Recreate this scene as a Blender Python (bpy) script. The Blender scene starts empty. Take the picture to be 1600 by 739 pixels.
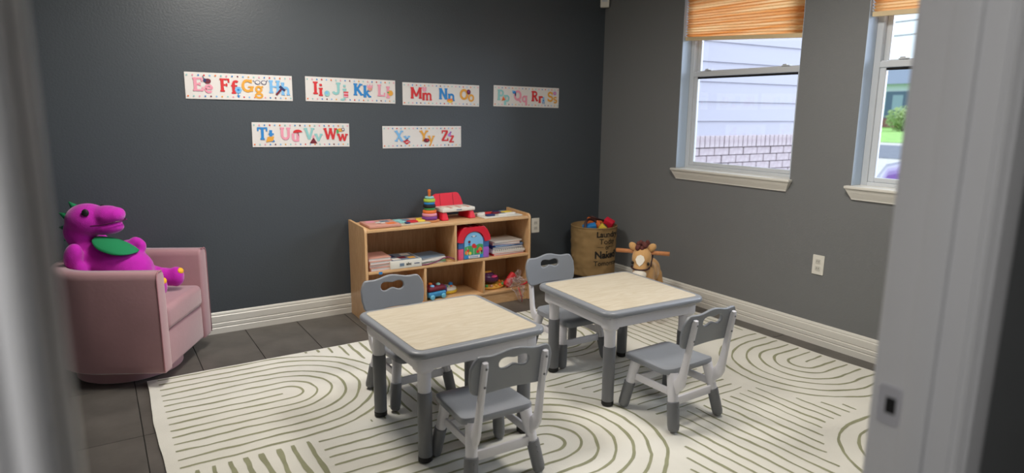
import bpy, bmesh, math, random
from math import sin, cos, pi, radians
from mathutils import Vector, Matrix, noise
random.seed(7)
S = bpy.context.scene
COL = S.collection

# ---------------------------------------------------------------- camera
cam_d = bpy.data.cameras.new('camera'); cam = bpy.data.objects.new('camera', cam_d); COL.objects.link(cam)
S.camera = cam
CAM = Vector((-3.541, -4.18, 1.35))
yaw, pitch, roll = radians(32.65), radians(10.853), radians(-.509)
fw = Vector((sin(yaw)*cos(pitch), cos(yaw)*cos(pitch), -sin(pitch)))
rt = Vector((cos(yaw), -sin(yaw), 0)); dn = fw.cross(rt)
r2 = cos(roll)*rt + sin(roll)*dn; d2 = -sin(roll)*rt + cos(roll)*dn
m = Matrix((r2, -d2, -fw)).transposed().to_4x4(); m.translation = CAM
cam.matrix_world = m
cam_d.sensor_width = 36; cam_d.lens = 36*1018.6/1600
cam_d.clip_start = .02; cam_d.clip_end = 400
cam_d.dof.use_dof = True; cam_d.dof.focus_distance = 3.3; cam_d.dof.aperture_fstop = 2.0

# ---------------------------------------------------------------- light
w = bpy.data.worlds.new('sky'); S.world = w; w.use_nodes = True
nt = w.node_tree; bg = nt.nodes['Background']
bg.inputs[0].default_value = (.78, .90, 1.0, 1); bg.inputs[1].default_value = 1.7
S.view_settings.view_transform = 'Standard'; S.view_settings.look = 'None'
S.view_settings.exposure = 0; S.view_settings.gamma = 1; S.view_settings.use_curve_mapping = False
def area(name, loc, target, size, power, color):
    l = bpy.data.lights.new(name, 'AREA'); l.shape = 'DISK'; l.size = size; l.energy = power; l.color = color
    o = bpy.data.objects.new(name, l); COL.objects.link(o); o.location = loc
    o.rotation_euler = (Vector(target)-Vector(loc)).to_track_quat('-Z', 'Y').to_euler()
    return o
sl = bpy.data.lights.new('sun', 'SUN'); sl.energy = 8.0; sl.angle = radians(55); sl.color = (.78, .84, 1.0)
so = bpy.data.objects.new('sun', sl); COL.objects.link(so)
so.rotation_euler = Vector((-1, .48, -.36)).to_track_quat('-Z', 'Y').to_euler()

# ---------------------------------------------------------------- materials
def lin(c):
    return tuple((v/255/12.92 if v/255 <= .04045 else ((v/255+.055)/1.055)**2.4) for v in c)
def mat(name, rgb, rough=.6, bump=0, bscale=200, var=0, vscale=6, sheen=0, metal=0, coat=0, emit=0, rgb2=None, stretch=None, spec=.5, sub=0):
    m = bpy.data.materials.new(name); m.use_nodes = True
    n = m.node_tree.nodes; L = m.node_tree.links; b = n['Principled BSDF']
    c = lin(rgb); b.inputs['Base Color'].default_value = (*c, 1)
    b.inputs['Roughness'].default_value = rough; b.inputs['Metallic'].default_value = metal
    b.inputs['Specular IOR Level'].default_value = spec
    if sheen: b.inputs['Sheen Weight'].default_value = sheen; b.inputs['Sheen Roughness'].default_value = .4
    if coat: b.inputs['Coat Weight'].default_value = coat; b.inputs['Coat Roughness'].default_value = .15
    if emit: b.inputs['Emission Color'].default_value = (*c, 1); b.inputs['Emission Strength'].default_value = emit
    if var or bump or rgb2:
        tc = n.new('ShaderNodeTexCoord'); mp = n.new('ShaderNodeMapping'); L.new(tc.outputs['Object'], mp.inputs[0])
        if stretch: mp.inputs['Scale'].default_value = stretch
    if var or rgb2:
        nz = n.new('ShaderNodeTexNoise'); nz.inputs['Scale'].default_value = vscale; nz.inputs['Detail'].default_value = 5
        L.new(mp.outputs[0], nz.inputs['Vector'])
        cr = n.new('ShaderNodeValToRGB'); cr.color_ramp.elements[0].position = .3; cr.color_ramp.elements[1].position = .7
        if rgb2: a, z = lin(rgb), lin(rgb2)
        else: a = tuple(x*(1-var) for x in c); z = tuple(min(1, x*(1+var)) for x in c)
        cr.color_ramp.elements[0].color = (*a, 1); cr.color_ramp.elements[1].color = (*z, 1)
        L.new(nz.outputs['Fac'], cr.inputs[0]); L.new(cr.outputs[0], b.inputs['Base Color'])
    if bump:
        nb = n.new('ShaderNodeTexNoise'); nb.inputs['Scale'].default_value = bscale; nb.inputs['Detail'].default_value = 3
        L.new(tc.outputs['Object'], nb.inputs['Vector'])
        bp = n.new('ShaderNodeBump'); bp.inputs['Strength'].default_value = bump; bp.inputs['Distance'].default_value = .002
        L.new(nb.outputs['Fac'], bp.inputs['Height']); L.new(bp.outputs[0], b.inputs['Normal'])
    return m
def wood(name, a, b_, stretch, scale=3, rough=.45, lines=14):
    m = bpy.data.materials.new(name); m.use_nodes = True
    n = m.node_tree.nodes; L = m.node_tree.links; b = n['Principled BSDF']; b.inputs['Roughness'].default_value = rough
    tc = n.new('ShaderNodeTexCoord'); mp = n.new('ShaderNodeMapping'); mp.inputs['Scale'].default_value = stretch
    L.new(tc.outputs['Object'], mp.inputs[0])
    nz = n.new('ShaderNodeTexNoise'); nz.inputs['Scale'].default_value = scale; nz.inputs['Detail'].default_value = 2; nz.inputs['Distortion'].default_value = .3
    L.new(mp.outputs[0], nz.inputs['Vector'])
    mu = n.new('ShaderNodeMath'); mu.operation = 'MULTIPLY'; mu.inputs[1].default_value = lines; L.new(nz.outputs['Fac'], mu.inputs[0])
    pg = n.new('ShaderNodeMath'); pg.operation = 'PINGPONG'; pg.inputs[1].default_value = .5; L.new(mu.outputs[0], pg.inputs[0])
    nf = n.new('ShaderNodeTexNoise'); nf.inputs['Scale'].default_value = scale*14; nf.inputs['Detail'].default_value = 4; L.new(mp.outputs[0], nf.inputs['Vector'])
    ad = n.new('ShaderNodeMath'); ad.operation = 'MULTIPLY_ADD'; ad.inputs[1].default_value = .9; L.new(pg.outputs[0], ad.inputs[0]); L.new(nf.outputs['Fac'], ad.inputs[2])
    cr = n.new('ShaderNodeValToRGB'); cr.color_ramp.elements[0].position = .35; cr.color_ramp.elements[1].position = 1.0
    cr.color_ramp.elements[0].color = (*lin(a), 1); cr.color_ramp.elements[1].color = (*lin(b_), 1)
    L.new(ad.outputs[0], cr.inputs[0]); L.new(cr.outputs[0], b.inputs['Base Color'])
    return m
M = {}
M['wall_dark'] = mat('charcoal paint', (72, 78, 84), .42, bump=.5, bscale=90, spec=.4)
M['wall_grey'] = mat('grey paint', (119, 121, 122), .5, bump=.35, bscale=90, spec=.4)
M['reveal'] = mat('reveal with painted daylight', (188, 204, 222), .5)  # daylight on the reveal is painted in as pale blue grey
M['ceil'] = mat('ceiling paint', (225, 224, 220), .8)
M['trim'] = mat('white trim paint', (222, 220, 212), .35)
M['jamb'] = mat('door frame paint', (196, 196, 198), .4)
M['tile'] = mat('slate tile', (80, 77, 73), .45, bump=.4, bscale=25, rgb2=(102, 98, 93), vscale=5)
M['grout'] = mat('grout', (44, 42, 40), .9)
M['rug'] = mat('rug pile', (226, 224, 214), .95, bump=.8, bscale=350, var=.05, vscale=4, sheen=.3)
M['rugline'] = mat('olive yarn', (146, 147, 118), .95, bump=.5, bscale=300, var=.12, vscale=12)
M['laminate'] = wood('beech laminate', (206, 197, 178), (193, 181, 158), (1.2, 7, 1), 1.6, .35, 9)
M['pine'] = wood('pine board horizontal', (226, 188, 142), (208, 164, 116), (1, 8, 8), 3, .4, 6)
M['pinev'] = wood('pine board vertical', (222, 184, 138), (204, 160, 112), (9, 9, 1), 3, .4, 6)
M['pineback'] = wood('pine back panel', (212, 176, 134), (192, 152, 112), (10, 8, .8), 2.5, .5, 5)
M['grey'] = mat('grey plastic', (134, 138, 144), .34, bump=.15, bscale=400)
M['dgrey'] = mat('darker grey plastic', (112, 114, 118), .4, bump=.15, bscale=400)
M['white'] = mat('white plastic', (218, 217, 222), .35)
M['black'] = mat('black rubber', (18, 18, 19), .6)
M['velvet'] = mat('dusty pink velvet', (172, 132, 138), .8, bump=.2, bscale=60, var=.07, vscale=5, sheen=.6)
M['velvetseam'] = mat('pink piping', (170, 118, 126), .8)
M['plush'] = mat('magenta plush', (188, 20, 172), .9, bump=.8, bscale=250, var=.08, vscale=20, sheen=.5)
M['green'] = mat('green felt', (16, 128, 78), .9, bump=.5, bscale=250)
M['yellow'] = mat('yellow felt', (240, 180, 40), .8)
M['metal'] = mat('brushed metal', (205, 205, 212), .45, metal=.5)
M['dark'] = mat('dark void', (12, 12, 12), .9)
M['canvas'] = mat('brown canvas', (150, 122, 80), .85, bump=.6, bscale=220, var=.08, vscale=5)
M['leather'] = mat('dark brown strap', (62, 34, 32), .55)
M['ink'] = mat('black print', (22, 20, 18), .7)
M['paper'] = mat('poster paper', (218, 215, 212), .6)
M['vinyl'] = mat('white vinyl', (206, 211, 216), .3)
M['plate'] = mat('white switch plate', (228, 226, 216), .35)
M['horse'] = mat('tan plush', (206, 160, 104), .9, bump=.6, bscale=200, var=.06, vscale=10, sheen=.3)
M['cream'] = mat('cream plush', (235, 228, 214), .9, bump=.5, bscale=200)
M['mane'] = mat('brown mane', (98, 52, 46), .95, bump=1, bscale=120)
M['dowel'] = mat('orange wood', (200, 134, 86), .45, var=.08, vscale=8, stretch=(1, 8, 8))
def pm(name, rgb, rough=.35, **k):
    if name not in M: M[name] = mat(name, rgb, rough, **k)
    return M[name]
P = dict(red=(205, 44, 50), pink=(226, 150, 170), hot=(226, 70, 130), orange=(232, 118, 50), gold=(222, 160, 60), sky=(120, 180, 228), blue=(40, 130, 200),
         teal=(140, 196, 196), navy=(40, 50, 100), purple=(120, 60, 140), lime=(170, 200, 70), leaf=(70, 160, 90), maroon=(110, 24, 44), lilac=(176, 120, 200),
         ivory=(236, 232, 224), cherry=(214, 24, 58), violet=(84, 60, 120), yell=(238, 206, 70), salmon=(206, 152, 136), slate=(110, 130, 150))
def pc(k, rough=.4): return pm('paint_'+k, P[k], rough)
def glassmat():
    m = bpy.data.materials.new('window glass'); m.use_nodes = True; n = m.node_tree.nodes; L = m.node_tree.links
    n.remove(n['Principled BSDF']); o = n['Material Output']
    t = n.new('ShaderNodeBsdfTransparent'); t.inputs[0].default_value = (.93, .95, .96, 1)
    g = n.new('ShaderNodeBsdfGlossy'); g.inputs['Roughness'].default_value = .02
    f = n.new('ShaderNodeFresnel'); f.inputs[0].default_value = 1.35
    x = n.new('ShaderNodeMixShader'); L.new(f.outputs[0], x.inputs[0]); L.new(t.outputs[0], x.inputs[1]); L.new(g.outputs[0], x.inputs[2]); L.new(x.outputs[0], o.inputs[0])
    return m
M['glass'] = glassmat()
def filmmat():
    m = bpy.data.materials.new('clear plastic film'); m.use_nodes = True; n = m.node_tree.nodes; L = m.node_tree.links
    n.remove(n['Principled BSDF']); o = n['Material Output']
    t = n.new('ShaderNodeBsdfTransparent'); t.inputs[0].default_value = (.96, .94, .94, 1)
    g = n.new('ShaderNodeBsdfPrincipled'); g.inputs['Roughness'].default_value = .12; g.inputs['Base Color'].default_value = (.8, .72, .72, 1); g.inputs['Specular IOR Level'].default_value = .9
    lw = n.new('ShaderNodeLayerWeight'); lw.inputs[0].default_value = .22
    x = n.new('ShaderNodeMixShader'); L.new(lw.outputs['Facing'], x.inputs[0]); L.new(t.outputs[0], x.inputs[1]); L.new(g.outputs[0], x.inputs[2]); L.new(x.outputs[0], o.inputs[0])
    return m
M['film'] = filmmat()
def shademat():
    m = bpy.data.materials.new('orange pleated shade'); m.use_nodes = True; n = m.node_tree.nodes; L = m.node_tree.links
    b = n['Principled BSDF']; o = n['Material Output']
    tc = n.new('ShaderNodeTexCoord'); mp = n.new('ShaderNodeMapping'); mp.inputs['Scale'].default_value = (0, .5, 26); L.new(tc.outputs['Object'], mp.inputs[0])
    nz = n.new('ShaderNodeTexNoise'); nz.inputs['Scale'].default_value = 1.6; nz.inputs['Detail'].default_value = 4; L.new(mp.outputs[0], nz.inputs['Vector'])
    cr = n.new('ShaderNodeValToRGB'); cr.color_ramp.elements[0].position = .36; cr.color_ramp.elements[1].position = .62
    cr.color_ramp.elements[0].color = (*lin((226, 158, 84)), 1); cr.color_ramp.elements[1].color = (*lin((240, 210, 158)), 1)
    L.new(nz.outputs['Fac'], cr.inputs[0]); L.new(cr.outputs[0], b.inputs['Base Color']); b.inputs['Roughness'].default_value = .9
    tr = n.new('ShaderNodeBsdfTranslucent'); L.new(cr.outputs[0], tr.inputs[0])
    x = n.new('ShaderNodeMixShader'); x.inputs[0].default_value = .6; L.new(b.outputs[0], x.inputs[1]); L.new(tr.outputs[0], x.inputs[2]); L.new(x.outputs[0], o.inputs[0])
    return m
M['shade'] = shademat()

# ---------------------------------------------------------------- helpers
def link(name, me, parent=None, mats=None, smooth=False):
    o = bpy.data.objects.new(name, me); COL.objects.link(o)
    if parent: o.parent = parent
    if mats is not None and not me.materials:
        for x in (mats if isinstance(mats, (list, tuple)) else [mats]): me.materials.append(x)
    if smooth: me.shade_smooth()
    return o
def thing(name, label, cat, loc=(0, 0, 0), rz=0, group=None):
    o = bpy.data.objects.new(name, None); o.empty_display_size = .05; COL.objects.link(o)
    o.location = loc; o.rotation_euler = (0, 0, rz); return tag(o, label, cat, group)
def tag(o, label, cat, group=None):
    o['label'] = label; o['category'] = cat
    if group: o['group'] = group
    return o
def struct(o): o['kind'] = 'structure'; return o
def done(bm, name, mats, parent=None, smooth=False, ang=None):
    me = bpy.data.meshes.new(name); bm.normal_update(); bm.to_mesh(me); bm.free()
    o = link(name, me, parent, mats, smooth)
    if ang:
        me.shade_smooth(); me.set_sharp_from_angle(angle=radians(ang))
    return o
def bx(bm, x0, y0, z0, x1, y1, z1, mi=0, bev=0, seg=1, M4=None):
    vs = [bm.verts.new((x, y, z)) for x in (x0, x1) for y in (y0, y1) for z in (z0, z1)]
    fs = [bm.faces.new([vs[i] for i in f]) for f in ((0, 1, 3, 2), (4, 6, 7, 5), (0, 4, 5, 1), (2, 3, 7, 6), (0, 2, 6, 4), (1, 5, 7, 3))]
    bmesh.ops.recalc_face_normals(bm, faces=fs)
    if bev:
        es = list({e for f in fs for e in f.edges})
        r = bmesh.ops.bevel(bm, geom=es, offset=bev, segments=seg, affect='EDGES', profile=.5)
        fs2 = set(r['faces']); vv = set()
        for f in fs2: vv.update(f.verts)
        fs = list({f for v in vv for f in v.link_faces}); vs = list(vv)
    for f in fs: f.material_index = mi
    if M4: bmesh.ops.transform(bm, matrix=M4, verts=vs)
    return vs
def box(name, a, b, mt, parent=None, bev=0, seg=2):
    bm = bmesh.new(); bx(bm, *a, *b, bev=bev, seg=seg)
    return done(bm, name, mt, parent, ang=40 if bev else None)
def frame_of(t, up=Vector((0, 0, 1))):
    t = t.normalized()
    if abs(t.dot(up)) > .97: up = Vector((1, 0, 0))
    a = t.cross(up).normalized(); return a, a.cross(t).normalized()
def tube(bm, pts, rad, n=10, mi=0, cap=True, flat=1.0, up=Vector((0, 0, 1))):
    pts = [Vector(p) for p in pts]
    if not isinstance(rad, (list, tuple)): rad = [rad]*len(pts)
    rings = []
    for i, p in enumerate(pts):
        t = (pts[min(i+1, len(pts)-1)]-pts[max(i-1, 0)])
        a, b = frame_of(t, up)
        rings.append([bm.verts.new(p+a*cos(2*pi*k/n)*rad[i]+b*sin(2*pi*k/n)*rad[i]*flat) for k in range(n)])
    for r0, r1 in zip(rings, rings[1:]):
        for k in range(n):
            f = bm.faces.new((r0[k], r0[(k+1) % n], r1[(k+1) % n], r1[k])); f.material_index = mi; f.smooth = True
    if cap:
        f = bm.faces.new(rings[0][::-1]); f.material_index = mi
        f = bm.faces.new(rings[-1]); f.material_index = mi
def lathe(bm, prof, n=32, c=(0, 0, 0), mi=0, cap=True, M4=None, sx=1, sy=1):
    c = Vector(c); rings = []
    for r, z in prof:
        rings.append([bm.verts.new(c+Vector((r*cos(2*pi*k/n)*sx, r*sin(2*pi*k/n)*sy, z))) for k in range(n)])
    for r0, r1 in zip(rings, rings[1:]):
        for k in range(n):
            f = bm.faces.new((r0[k], r0[(k+1) % n], r1[(k+1) % n], r1[k])); f.material_index = mi; f.smooth = True
    if cap:
        f = bm.faces.new(rings[0][::-1]); f.material_index = mi
        f = bm.faces.new(rings[-1]); f.material_index = mi
    if M4: bmesh.ops.transform(bm, matrix=M4, verts=[v for r in rings for v in r])
def ell(bm, c, r, n=16, mi=0, rot=None):
    mt = Matrix.Translation(c) @ (rot.to_4x4() if rot else Matrix.Identity(4)) @ Matrix.Diagonal((*r, 1))
    q = bmesh.ops.create_uvsphere(bm, u_segments=n, v_segments=max(6, n//2), radius=1, matrix=mt)
    for v in q['verts']:
        for f in v.link_faces: f.material_index = mi; f.smooth = True
def dup(o, parent=None, **k):
    c = o.copy(); COL.objects.link(c)
    if parent: c.parent = parent
    for ch in o.children: dup(ch, c)
    for a, b in k.items():
        if a in ('label', 'group'): c[a] = b
        else: setattr(c, a, b)
    return c
def curve_mesh(splines, thick, bev=0, res=3):
    cu = bpy.data.curves.new('outline', 'CURVE'); cu.dimensions = '2D'; cu.fill_mode = 'BOTH'
    for pts in splines:
        s = cu.splines.new('POLY'); s.points.add(len(pts)-1)
        for p, q in zip(s.points, pts): p.co = (q[0], q[1], 0, 1)
        s.use_cyclic_u = True
    cu.extrude = max(thick/2-bev, 0); cu.bevel_depth = bev; cu.bevel_resolution = res; cu.offset = -bev
    o = bpy.data.objects.new('tmp', cu); COL.objects.link(o)
    dg = bpy.context.evaluated_depsgraph_get(); dg.update()
    me = bpy.data.meshes.new_from_object(o.evaluated_get(dg)); bpy.data.objects.remove(o)
    me.materials.clear(); me.shade_smooth(); me.set_sharp_from_angle(angle=radians(35))
    return me
def plate(name, splines, thick, mt, parent, bev=0, M4=None, fn=None):
    me = curve_mesh(splines, thick, bev)
    if fn:
        for v in me.vertices: v.co = fn(v.co.copy())
    if M4: me.transform(M4)
    return link(name, me, parent, mt)
def rrect(x0, y0, x1, y1, r, n=6):
    out = []
    for cx, cy, a in ((x1-r, y1-r, 0), (x0+r, y1-r, 90), (x0+r, y0+r, 180), (x1-r, y0+r, 270)):
        for k in range(n+1):
            t = radians(a+90*k/n); out.append((cx+r*cos(t), cy+r*sin(t)))
    return out
def blob(name, fill, voxel, mt, parent, smooth=6, disp=None):
    bm = bmesh.new(); fill(bm); me = bpy.data.meshes.new('blob'); bm.to_mesh(me); bm.free()
    o = bpy.data.objects.new('tmp', me); COL.objects.link(o)
    r = o.modifiers.new('r', 'REMESH'); r.mode = 'VOXEL'; r.voxel_size = voxel
    s = o.modifiers.new('s', 'SMOOTH'); s.iterations = smooth; s.factor = .6
    dg = bpy.context.evaluated_depsgraph_get(); dg.update()
    m2 = bpy.data.meshes.new_from_object(o.evaluated_get(dg)); bpy.data.objects.remove(o)
    m2.materials.clear(); return link(name, m2, parent, mt, True)
def text_obj(name, body, size, mt, parent, M4=None, bold=0, thick=.0004, fn=None):
    cu = bpy.data.curves.new('text', 'FONT'); cu.body = body; cu.size = size; cu.offset = bold; cu.extrude = thick
    cu.resolution_u = 4
    o = bpy.data.objects.new('tmp', cu); COL.objects.link(o)
    dg = bpy.context.evaluated_depsgraph_get(); dg.update()
    me = bpy.data.meshes.new_from_object(o.evaluated_get(dg)); bpy.data.objects.remove(o); me.materials.clear()
    if fn:
        for v in me.vertices: v.co = fn(v.co.copy())
    if M4: me.transform(M4)
    return link(name, me, parent, mt)

# ================================================================ STRUCTURE
XL, YF, CH = -4.6, -3.722, 2.45       # left wall, front wall, ceiling
WY = ((-1.765, -.838), (-3.075, -2.147))   # the two window openings
WZ0, WZ1, WT = .945, 2.2, .15
# floor: grout bed with tiles
fl = struct(box('floor', (XL-.1, -5.6, -.12), (.15, .1, -.004), M['grout']))
tb = bmesh.new(); bx(tb, -.1555, -.303, -.0035, .1555, .303, 0, bev=.0012)
tm = bpy.data.meshes.new('tile'); tb.to_mesh(tm); tb.free(); tm.materials.append(M['tile'])
for i in range(15):
    x = -.169+.0 - i*.3147
    for j in range(8):
        y = -.306-j*.61
        if y < -3.9: continue
        if y > -.30:
            c = box('tile', (x-.1555, y-.303, -.0035), (x+.1555, min(y+.303, -.001), 0), M['tile'], fl)
        else:
            c = bpy.data.objects.new('tile', tm); COL.objects.link(c); c.location = (x, y, 0); c.parent = fl
box('tile', (-.0115, YF, -.0035), (-.001, -.001, -.0005), M['tile'], fl)
struct(box('ceiling', (XL-.1, -5.6, CH), (WT, .1, CH+.1), M['ceil']))
struct(box('wall_back', (XL-.1, 0, -.1), (WT, .12, CH), M['wall_dark']))
struct(box('wall_left', (XL-.1, -5.6, -.1), (XL, 0, CH), M['wall_grey']))
bm = bmesh.new()
ys = [-5.6, WY[1][0], WY[1][1], WY[0][0], WY[0][1], 0]
for a, b, hole in ((ys[0], ys[1], 0), (ys[1], ys[2], 1), (ys[2], ys[3], 0), (ys[3], ys[4], 1), (ys[4], ys[5], 0)):
    if hole: bx(bm, 0, a, -.1, WT, b, WZ0); bx(bm, 0, a, WZ1, WT, b, CH)
    else: bx(bm, 0, a, -.1, WT, b, CH)
struct(done(bm, 'wall_right', M['wall_grey']))
# front wall with the door opening the camera looks through
DX0, DX1, DZ, YH = -3.5665, -2.62, 2.05, -3.822
bm = bmesh.new()
bx(bm, XL, YH, -.1, DX0-.018, YF, CH); bx(bm, DX1+.018, YH, -.1, 0, YF, CH); bx(bm, DX0-.018, YH, DZ+.018, DX1+.018, YF, CH)
struct(done(bm, 'wall_front', M['wall_grey']))
struct(box('wall_hall', (XL, -5.6, -.1), (0, -5.5, CH), M['wall_grey']))
# door frame
dr = bpy.data.objects.new('door_1', None); COL.objects.link(dr); struct(dr)
for x0, x1 in ((DX0-.017, DX0), (DX1, DX1+.017)):
    box('door_jamb', (x0, YH-.001, 0), (x1, YF+.001, DZ), M['jamb'], dr, bev=.0015)
box('head_jamb', (DX0-.017, YH-.001, DZ), (DX1+.017, YF+.001, DZ+.017), M['jamb'], dr)
box('door_stop', (DX1-.011, -3.795, 0), (DX1, -3.762, DZ), M['jamb'], dr, bev=.003)
box('door_stop', (DX0, -3.795, 0), (DX0+.004, -3.762, DZ), M['jamb'], dr, bev=.002)
def casing(x0, s, y, sy):
    bm = bmesh.new()
    prof = [(0.004, 0), (.004, .008), (.010, .012), (.018, .010), (.022, .014), (.050, .018), (.056, .018), (.058, .015), (.066, .015), (.070, .010), (.070, 0)]
    for z in (0, DZ+.06):
        for a, b in prof: bm.verts.new((x0+s*a, y+sy*b, z))
    bm.verts.ensure_lookup_table(); n = len(prof)
    for k in range(n):
        bm.faces.new([bm.verts[i] for i in (k, (k+1) % n, n+(k+1) % n, n+k)])
    bm.faces.new([bm.verts[i] for i in range(n)]); bm.faces.new([bm.verts[n+i] for i in range(n)])
    bmesh.ops.recalc_face_normals(bm, faces=bm.faces)
    done(bm, 'door_casing', M['jamb'], dr)
casing(DX0, -1, YH, -1); casing(DX1, 1, YH, -1); casing(DX0, -1, YF, 1); casing(DX1, 1, YF, 1)
sp = plate('strike_plate', [rrect(-.016, -.029, .016, .029, .006)], .0016, M['metal'], dr, M4=Matrix.Translation((DX1-.001, -3.741, .945)) @ Matrix.Rotation(-pi/2, 4, 'Y') @ Matrix.Rotation(pi/2, 4, 'Z'))
box('strike_hole', (DX1-.0022, -3.7505, .933), (DX1-.0018, -3.7365, .957), M['dark'], sp)
# open door, folded back against the front wall beside the opening
# baseboards
def baseboard(name, p0, p1, nrm):
    prof = [(0, 0), (.016, 0), (.016, .034), (.0125, .038), (.0155, .044), (.0155, .062), (.0115, .066), (.0145, .072), (.0145, .108), (.010, .113), (.011, .119), (.008, .128), (.004, .132), (0, .132)]
    p0, p1, nrm = Vector(p0), Vector(p1), Vector(nrm)
    bm = bmesh.new(); n = len(prof)
    vs = [[bm.verts.new(p+nrm*a+Vector((0, 0, b))) for a, b in prof] for p in (p0, p1)]
    for k in range(n): bm.faces.new((vs[0][k], vs[0][(k+1) % n], vs[1][(k+1) % n], vs[1][k]))
    bm.faces.new(vs[0]); bm.faces.new(vs[1]); bmesh.ops.recalc_face_normals(bm, faces=bm.faces)
    return struct(done(bm, name, M['trim']))
baseboard('baseboard_back', (XL, 0, 0), (0, 0, 0), (0, -1, 0))
baseboard('baseboard_right', (0, YF, 0), (0, -.016, 0), (-1, 0, 0))
baseboard('baseboard_left', (XL, YF, 0), (XL, -.016, 0), (1, 0, 0))
# windows
def ring(bm, x0, x1, y0, z0, y1, z1, t, b=.003, tb_=None):
    tb_ = tb_ or t
    bx(bm, x0, y0, z0, x1, y0+t, z1, bev=b); bx(bm, x0, y1-t, z0, x1, y1, z1, bev=b)
    bx(bm, x0, y0+t, z0, x1, y1-t, z0+tb_, bev=b); bx(bm, x0, y0+t, z1-tb_, x1, y1-t, z1, bev=b)
for wi, (y0, y1) in enumerate(WY):
    wn = bpy.data.objects.new('window_%d' % (wi+1), None); COL.objects.link(wn); struct(wn)
    e = .001
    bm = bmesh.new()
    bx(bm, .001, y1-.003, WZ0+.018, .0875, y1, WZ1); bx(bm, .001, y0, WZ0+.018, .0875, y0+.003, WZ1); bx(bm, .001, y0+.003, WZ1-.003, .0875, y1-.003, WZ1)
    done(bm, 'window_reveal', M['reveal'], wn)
    bm = bmesh.new(); ring(bm, .088, .146, y0+e, WZ0+e, y1-e, WZ1-e, .036); done(bm, 'window_frame', M['vinyl'], wn)
    # lower sash (nearer the room), upper sash behind
    lo = bmesh.new(); ring(lo, .094, .118, y0+.037, WZ0+.037, y1-.037, 1.638, .036, tb_=.026)
    bx(lo, .086, y0+.037, 1.60, .098, y1-.037, 1.632, bev=.003)
    ls = done(lo, 'lower_sash', M['vinyl'], wn)
    box('dark_rail_strip', (.092, y0+.074, 1.586), (.110, y1-.074, 1.5995), M['dark'], ls)  # dark strip drawn along the black gap under the meeting rail
    box('glass_pane', (.105, y0+.072, WZ0+.062), (.108, y1-.072, 1.612), M['glass'], ls)
    up = bmesh.new(); ring(up, .120, .142, y0+.037, 1.612, y1-.037, WZ1-.037, .03)
    us = done(up, 'upper_sash', M['vinyl'], wn)
    box('glass_pane', (.130, y0+.066, 1.641), (.133, y1-.066, WZ1-.066), M['glass'], us)
    for yy in (y0+.16, y1-.16):
        bm = bmesh.new(); bx(bm, .088, yy-.028, 1.6385, .114, yy+.028, 1.645, bev=.002); bx(bm, .090, yy-.006, 1.645, .108, yy+.022, 1.652, bev=.002)
        done(bm, 'sash_lock', M['vinyl'], wn)
    # sill with moulded apron
    bm = bmesh.new(); bx(bm, -.040, y0-.020, .945, 0, y1+.020, .962, bev=.005, seg=2); bx(bm, -.002, y0+.001, .946, .088, y1-.001, .962)
    done(bm, 'window_sill', M['trim'], wn, ang=40)
    prof = [(-.001, .944), (-.034, .944), (-.030, .936), (-.026, .925), (-.018, .908), (-.011, .893), (-.010, .886), (-.001, .886)]
    bm = bmesh.new(); rows = []
    for yy, s in ((y0-.014, 1), (y1+.014, -1)):
        rows.append([bm.verts.new((a, yy+s*(.945-b)*.5, b)) for a, b in prof])
    n = len(prof)
    for k in range(n): bm.faces.new((rows[0][k], rows[0][(k+1) % n], rows[1][(k+1) % n], rows[1][k]))
    bm.faces.new(rows[0]); bm.faces.new(rows[1]); bmesh.ops.recalc_face_normals(bm, faces=bm.faces)
    done(bm, 'sill_apron', M['trim'], wn)

# ================================================================ OUTSIDE
GZ = -.42
def gmat(n, a, b, sc=3): return mat(n, a, .95, rgb2=b, vscale=sc, bump=.6, bscale=30)
O3 = Vector((.15, -8, 0))
struct(box('ground', (.3, -60, GZ-.2), (120, 90, GZ), gmat('gravel', (172, 166, 158), (205, 200, 192), 9)))
def strip(name, x0, x1, z, mt, kind=None):
    o = box(name, (x0, -40, GZ), (x1, 85, z), mt); struct(o); return o
strip('lawn', 40, 96, GZ+.03, gmat('grass blades', (120, 168, 70), (160, 200, 104), 1.5))
strip('street', 24, 36, GZ+.02, gmat('asphalt', (96, 100, 112), (116, 118, 128), 4))
# neighbouring wing: lap siding above a brick base
wing = thing('house_wing', 'white lap-sided house wing with a brick base, seen through the left window', 'building', (.9, .34, GZ), radians(-1.5))
M['siding'] = mat('lavender white siding', (174, 171, 184), .7, bump=.3, bscale=40, stretch=(1, 1, 1))
M['brick'] = mat('pale brick', (176, 160, 164), .9, bump=.8, bscale=60, rgb2=(198, 184, 188), vscale=20)
M['mortar'] = mat('mortar', (172, 160, 168), .95)
WL, BT = 3.05, 1.55      # wing length, height of brick above ground
box('wing_core', (0, .03, 0), (WL, 3, 4.4), M['mortar'], wing)
bm = bmesh.new()
for k in range(3):
    pass
sb = bmesh.new(); vs = [(0, .028, 0), (0, .004, 0), (0, .02, .202), (0, .028, .202)]
r0 = [sb.verts.new(v) for v in vs]; r1 = [sb.verts.new((WL, v[1], v[2])) for v in vs]
for k in range(4): sb.faces.new((r0[k], r0[(k+1) % 4], r1[(k+1) % 4], r1[k]))
sb.faces.new(r0); sb.faces.new(r1); bmesh.ops.recalc_face_normals(sb, faces=sb.faces)
sm_ = bpy.data.meshes.new('siding_board'); sb.to_mesh(sm_); sb.free(); sm_.materials.append(M['siding'])
for k in range(14):
    o = bpy.data.objects.new('siding_board', sm_); COL.objects.link(o); o.parent = wing; o.location = (0, 0, BT-.048+k*.192)
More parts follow.
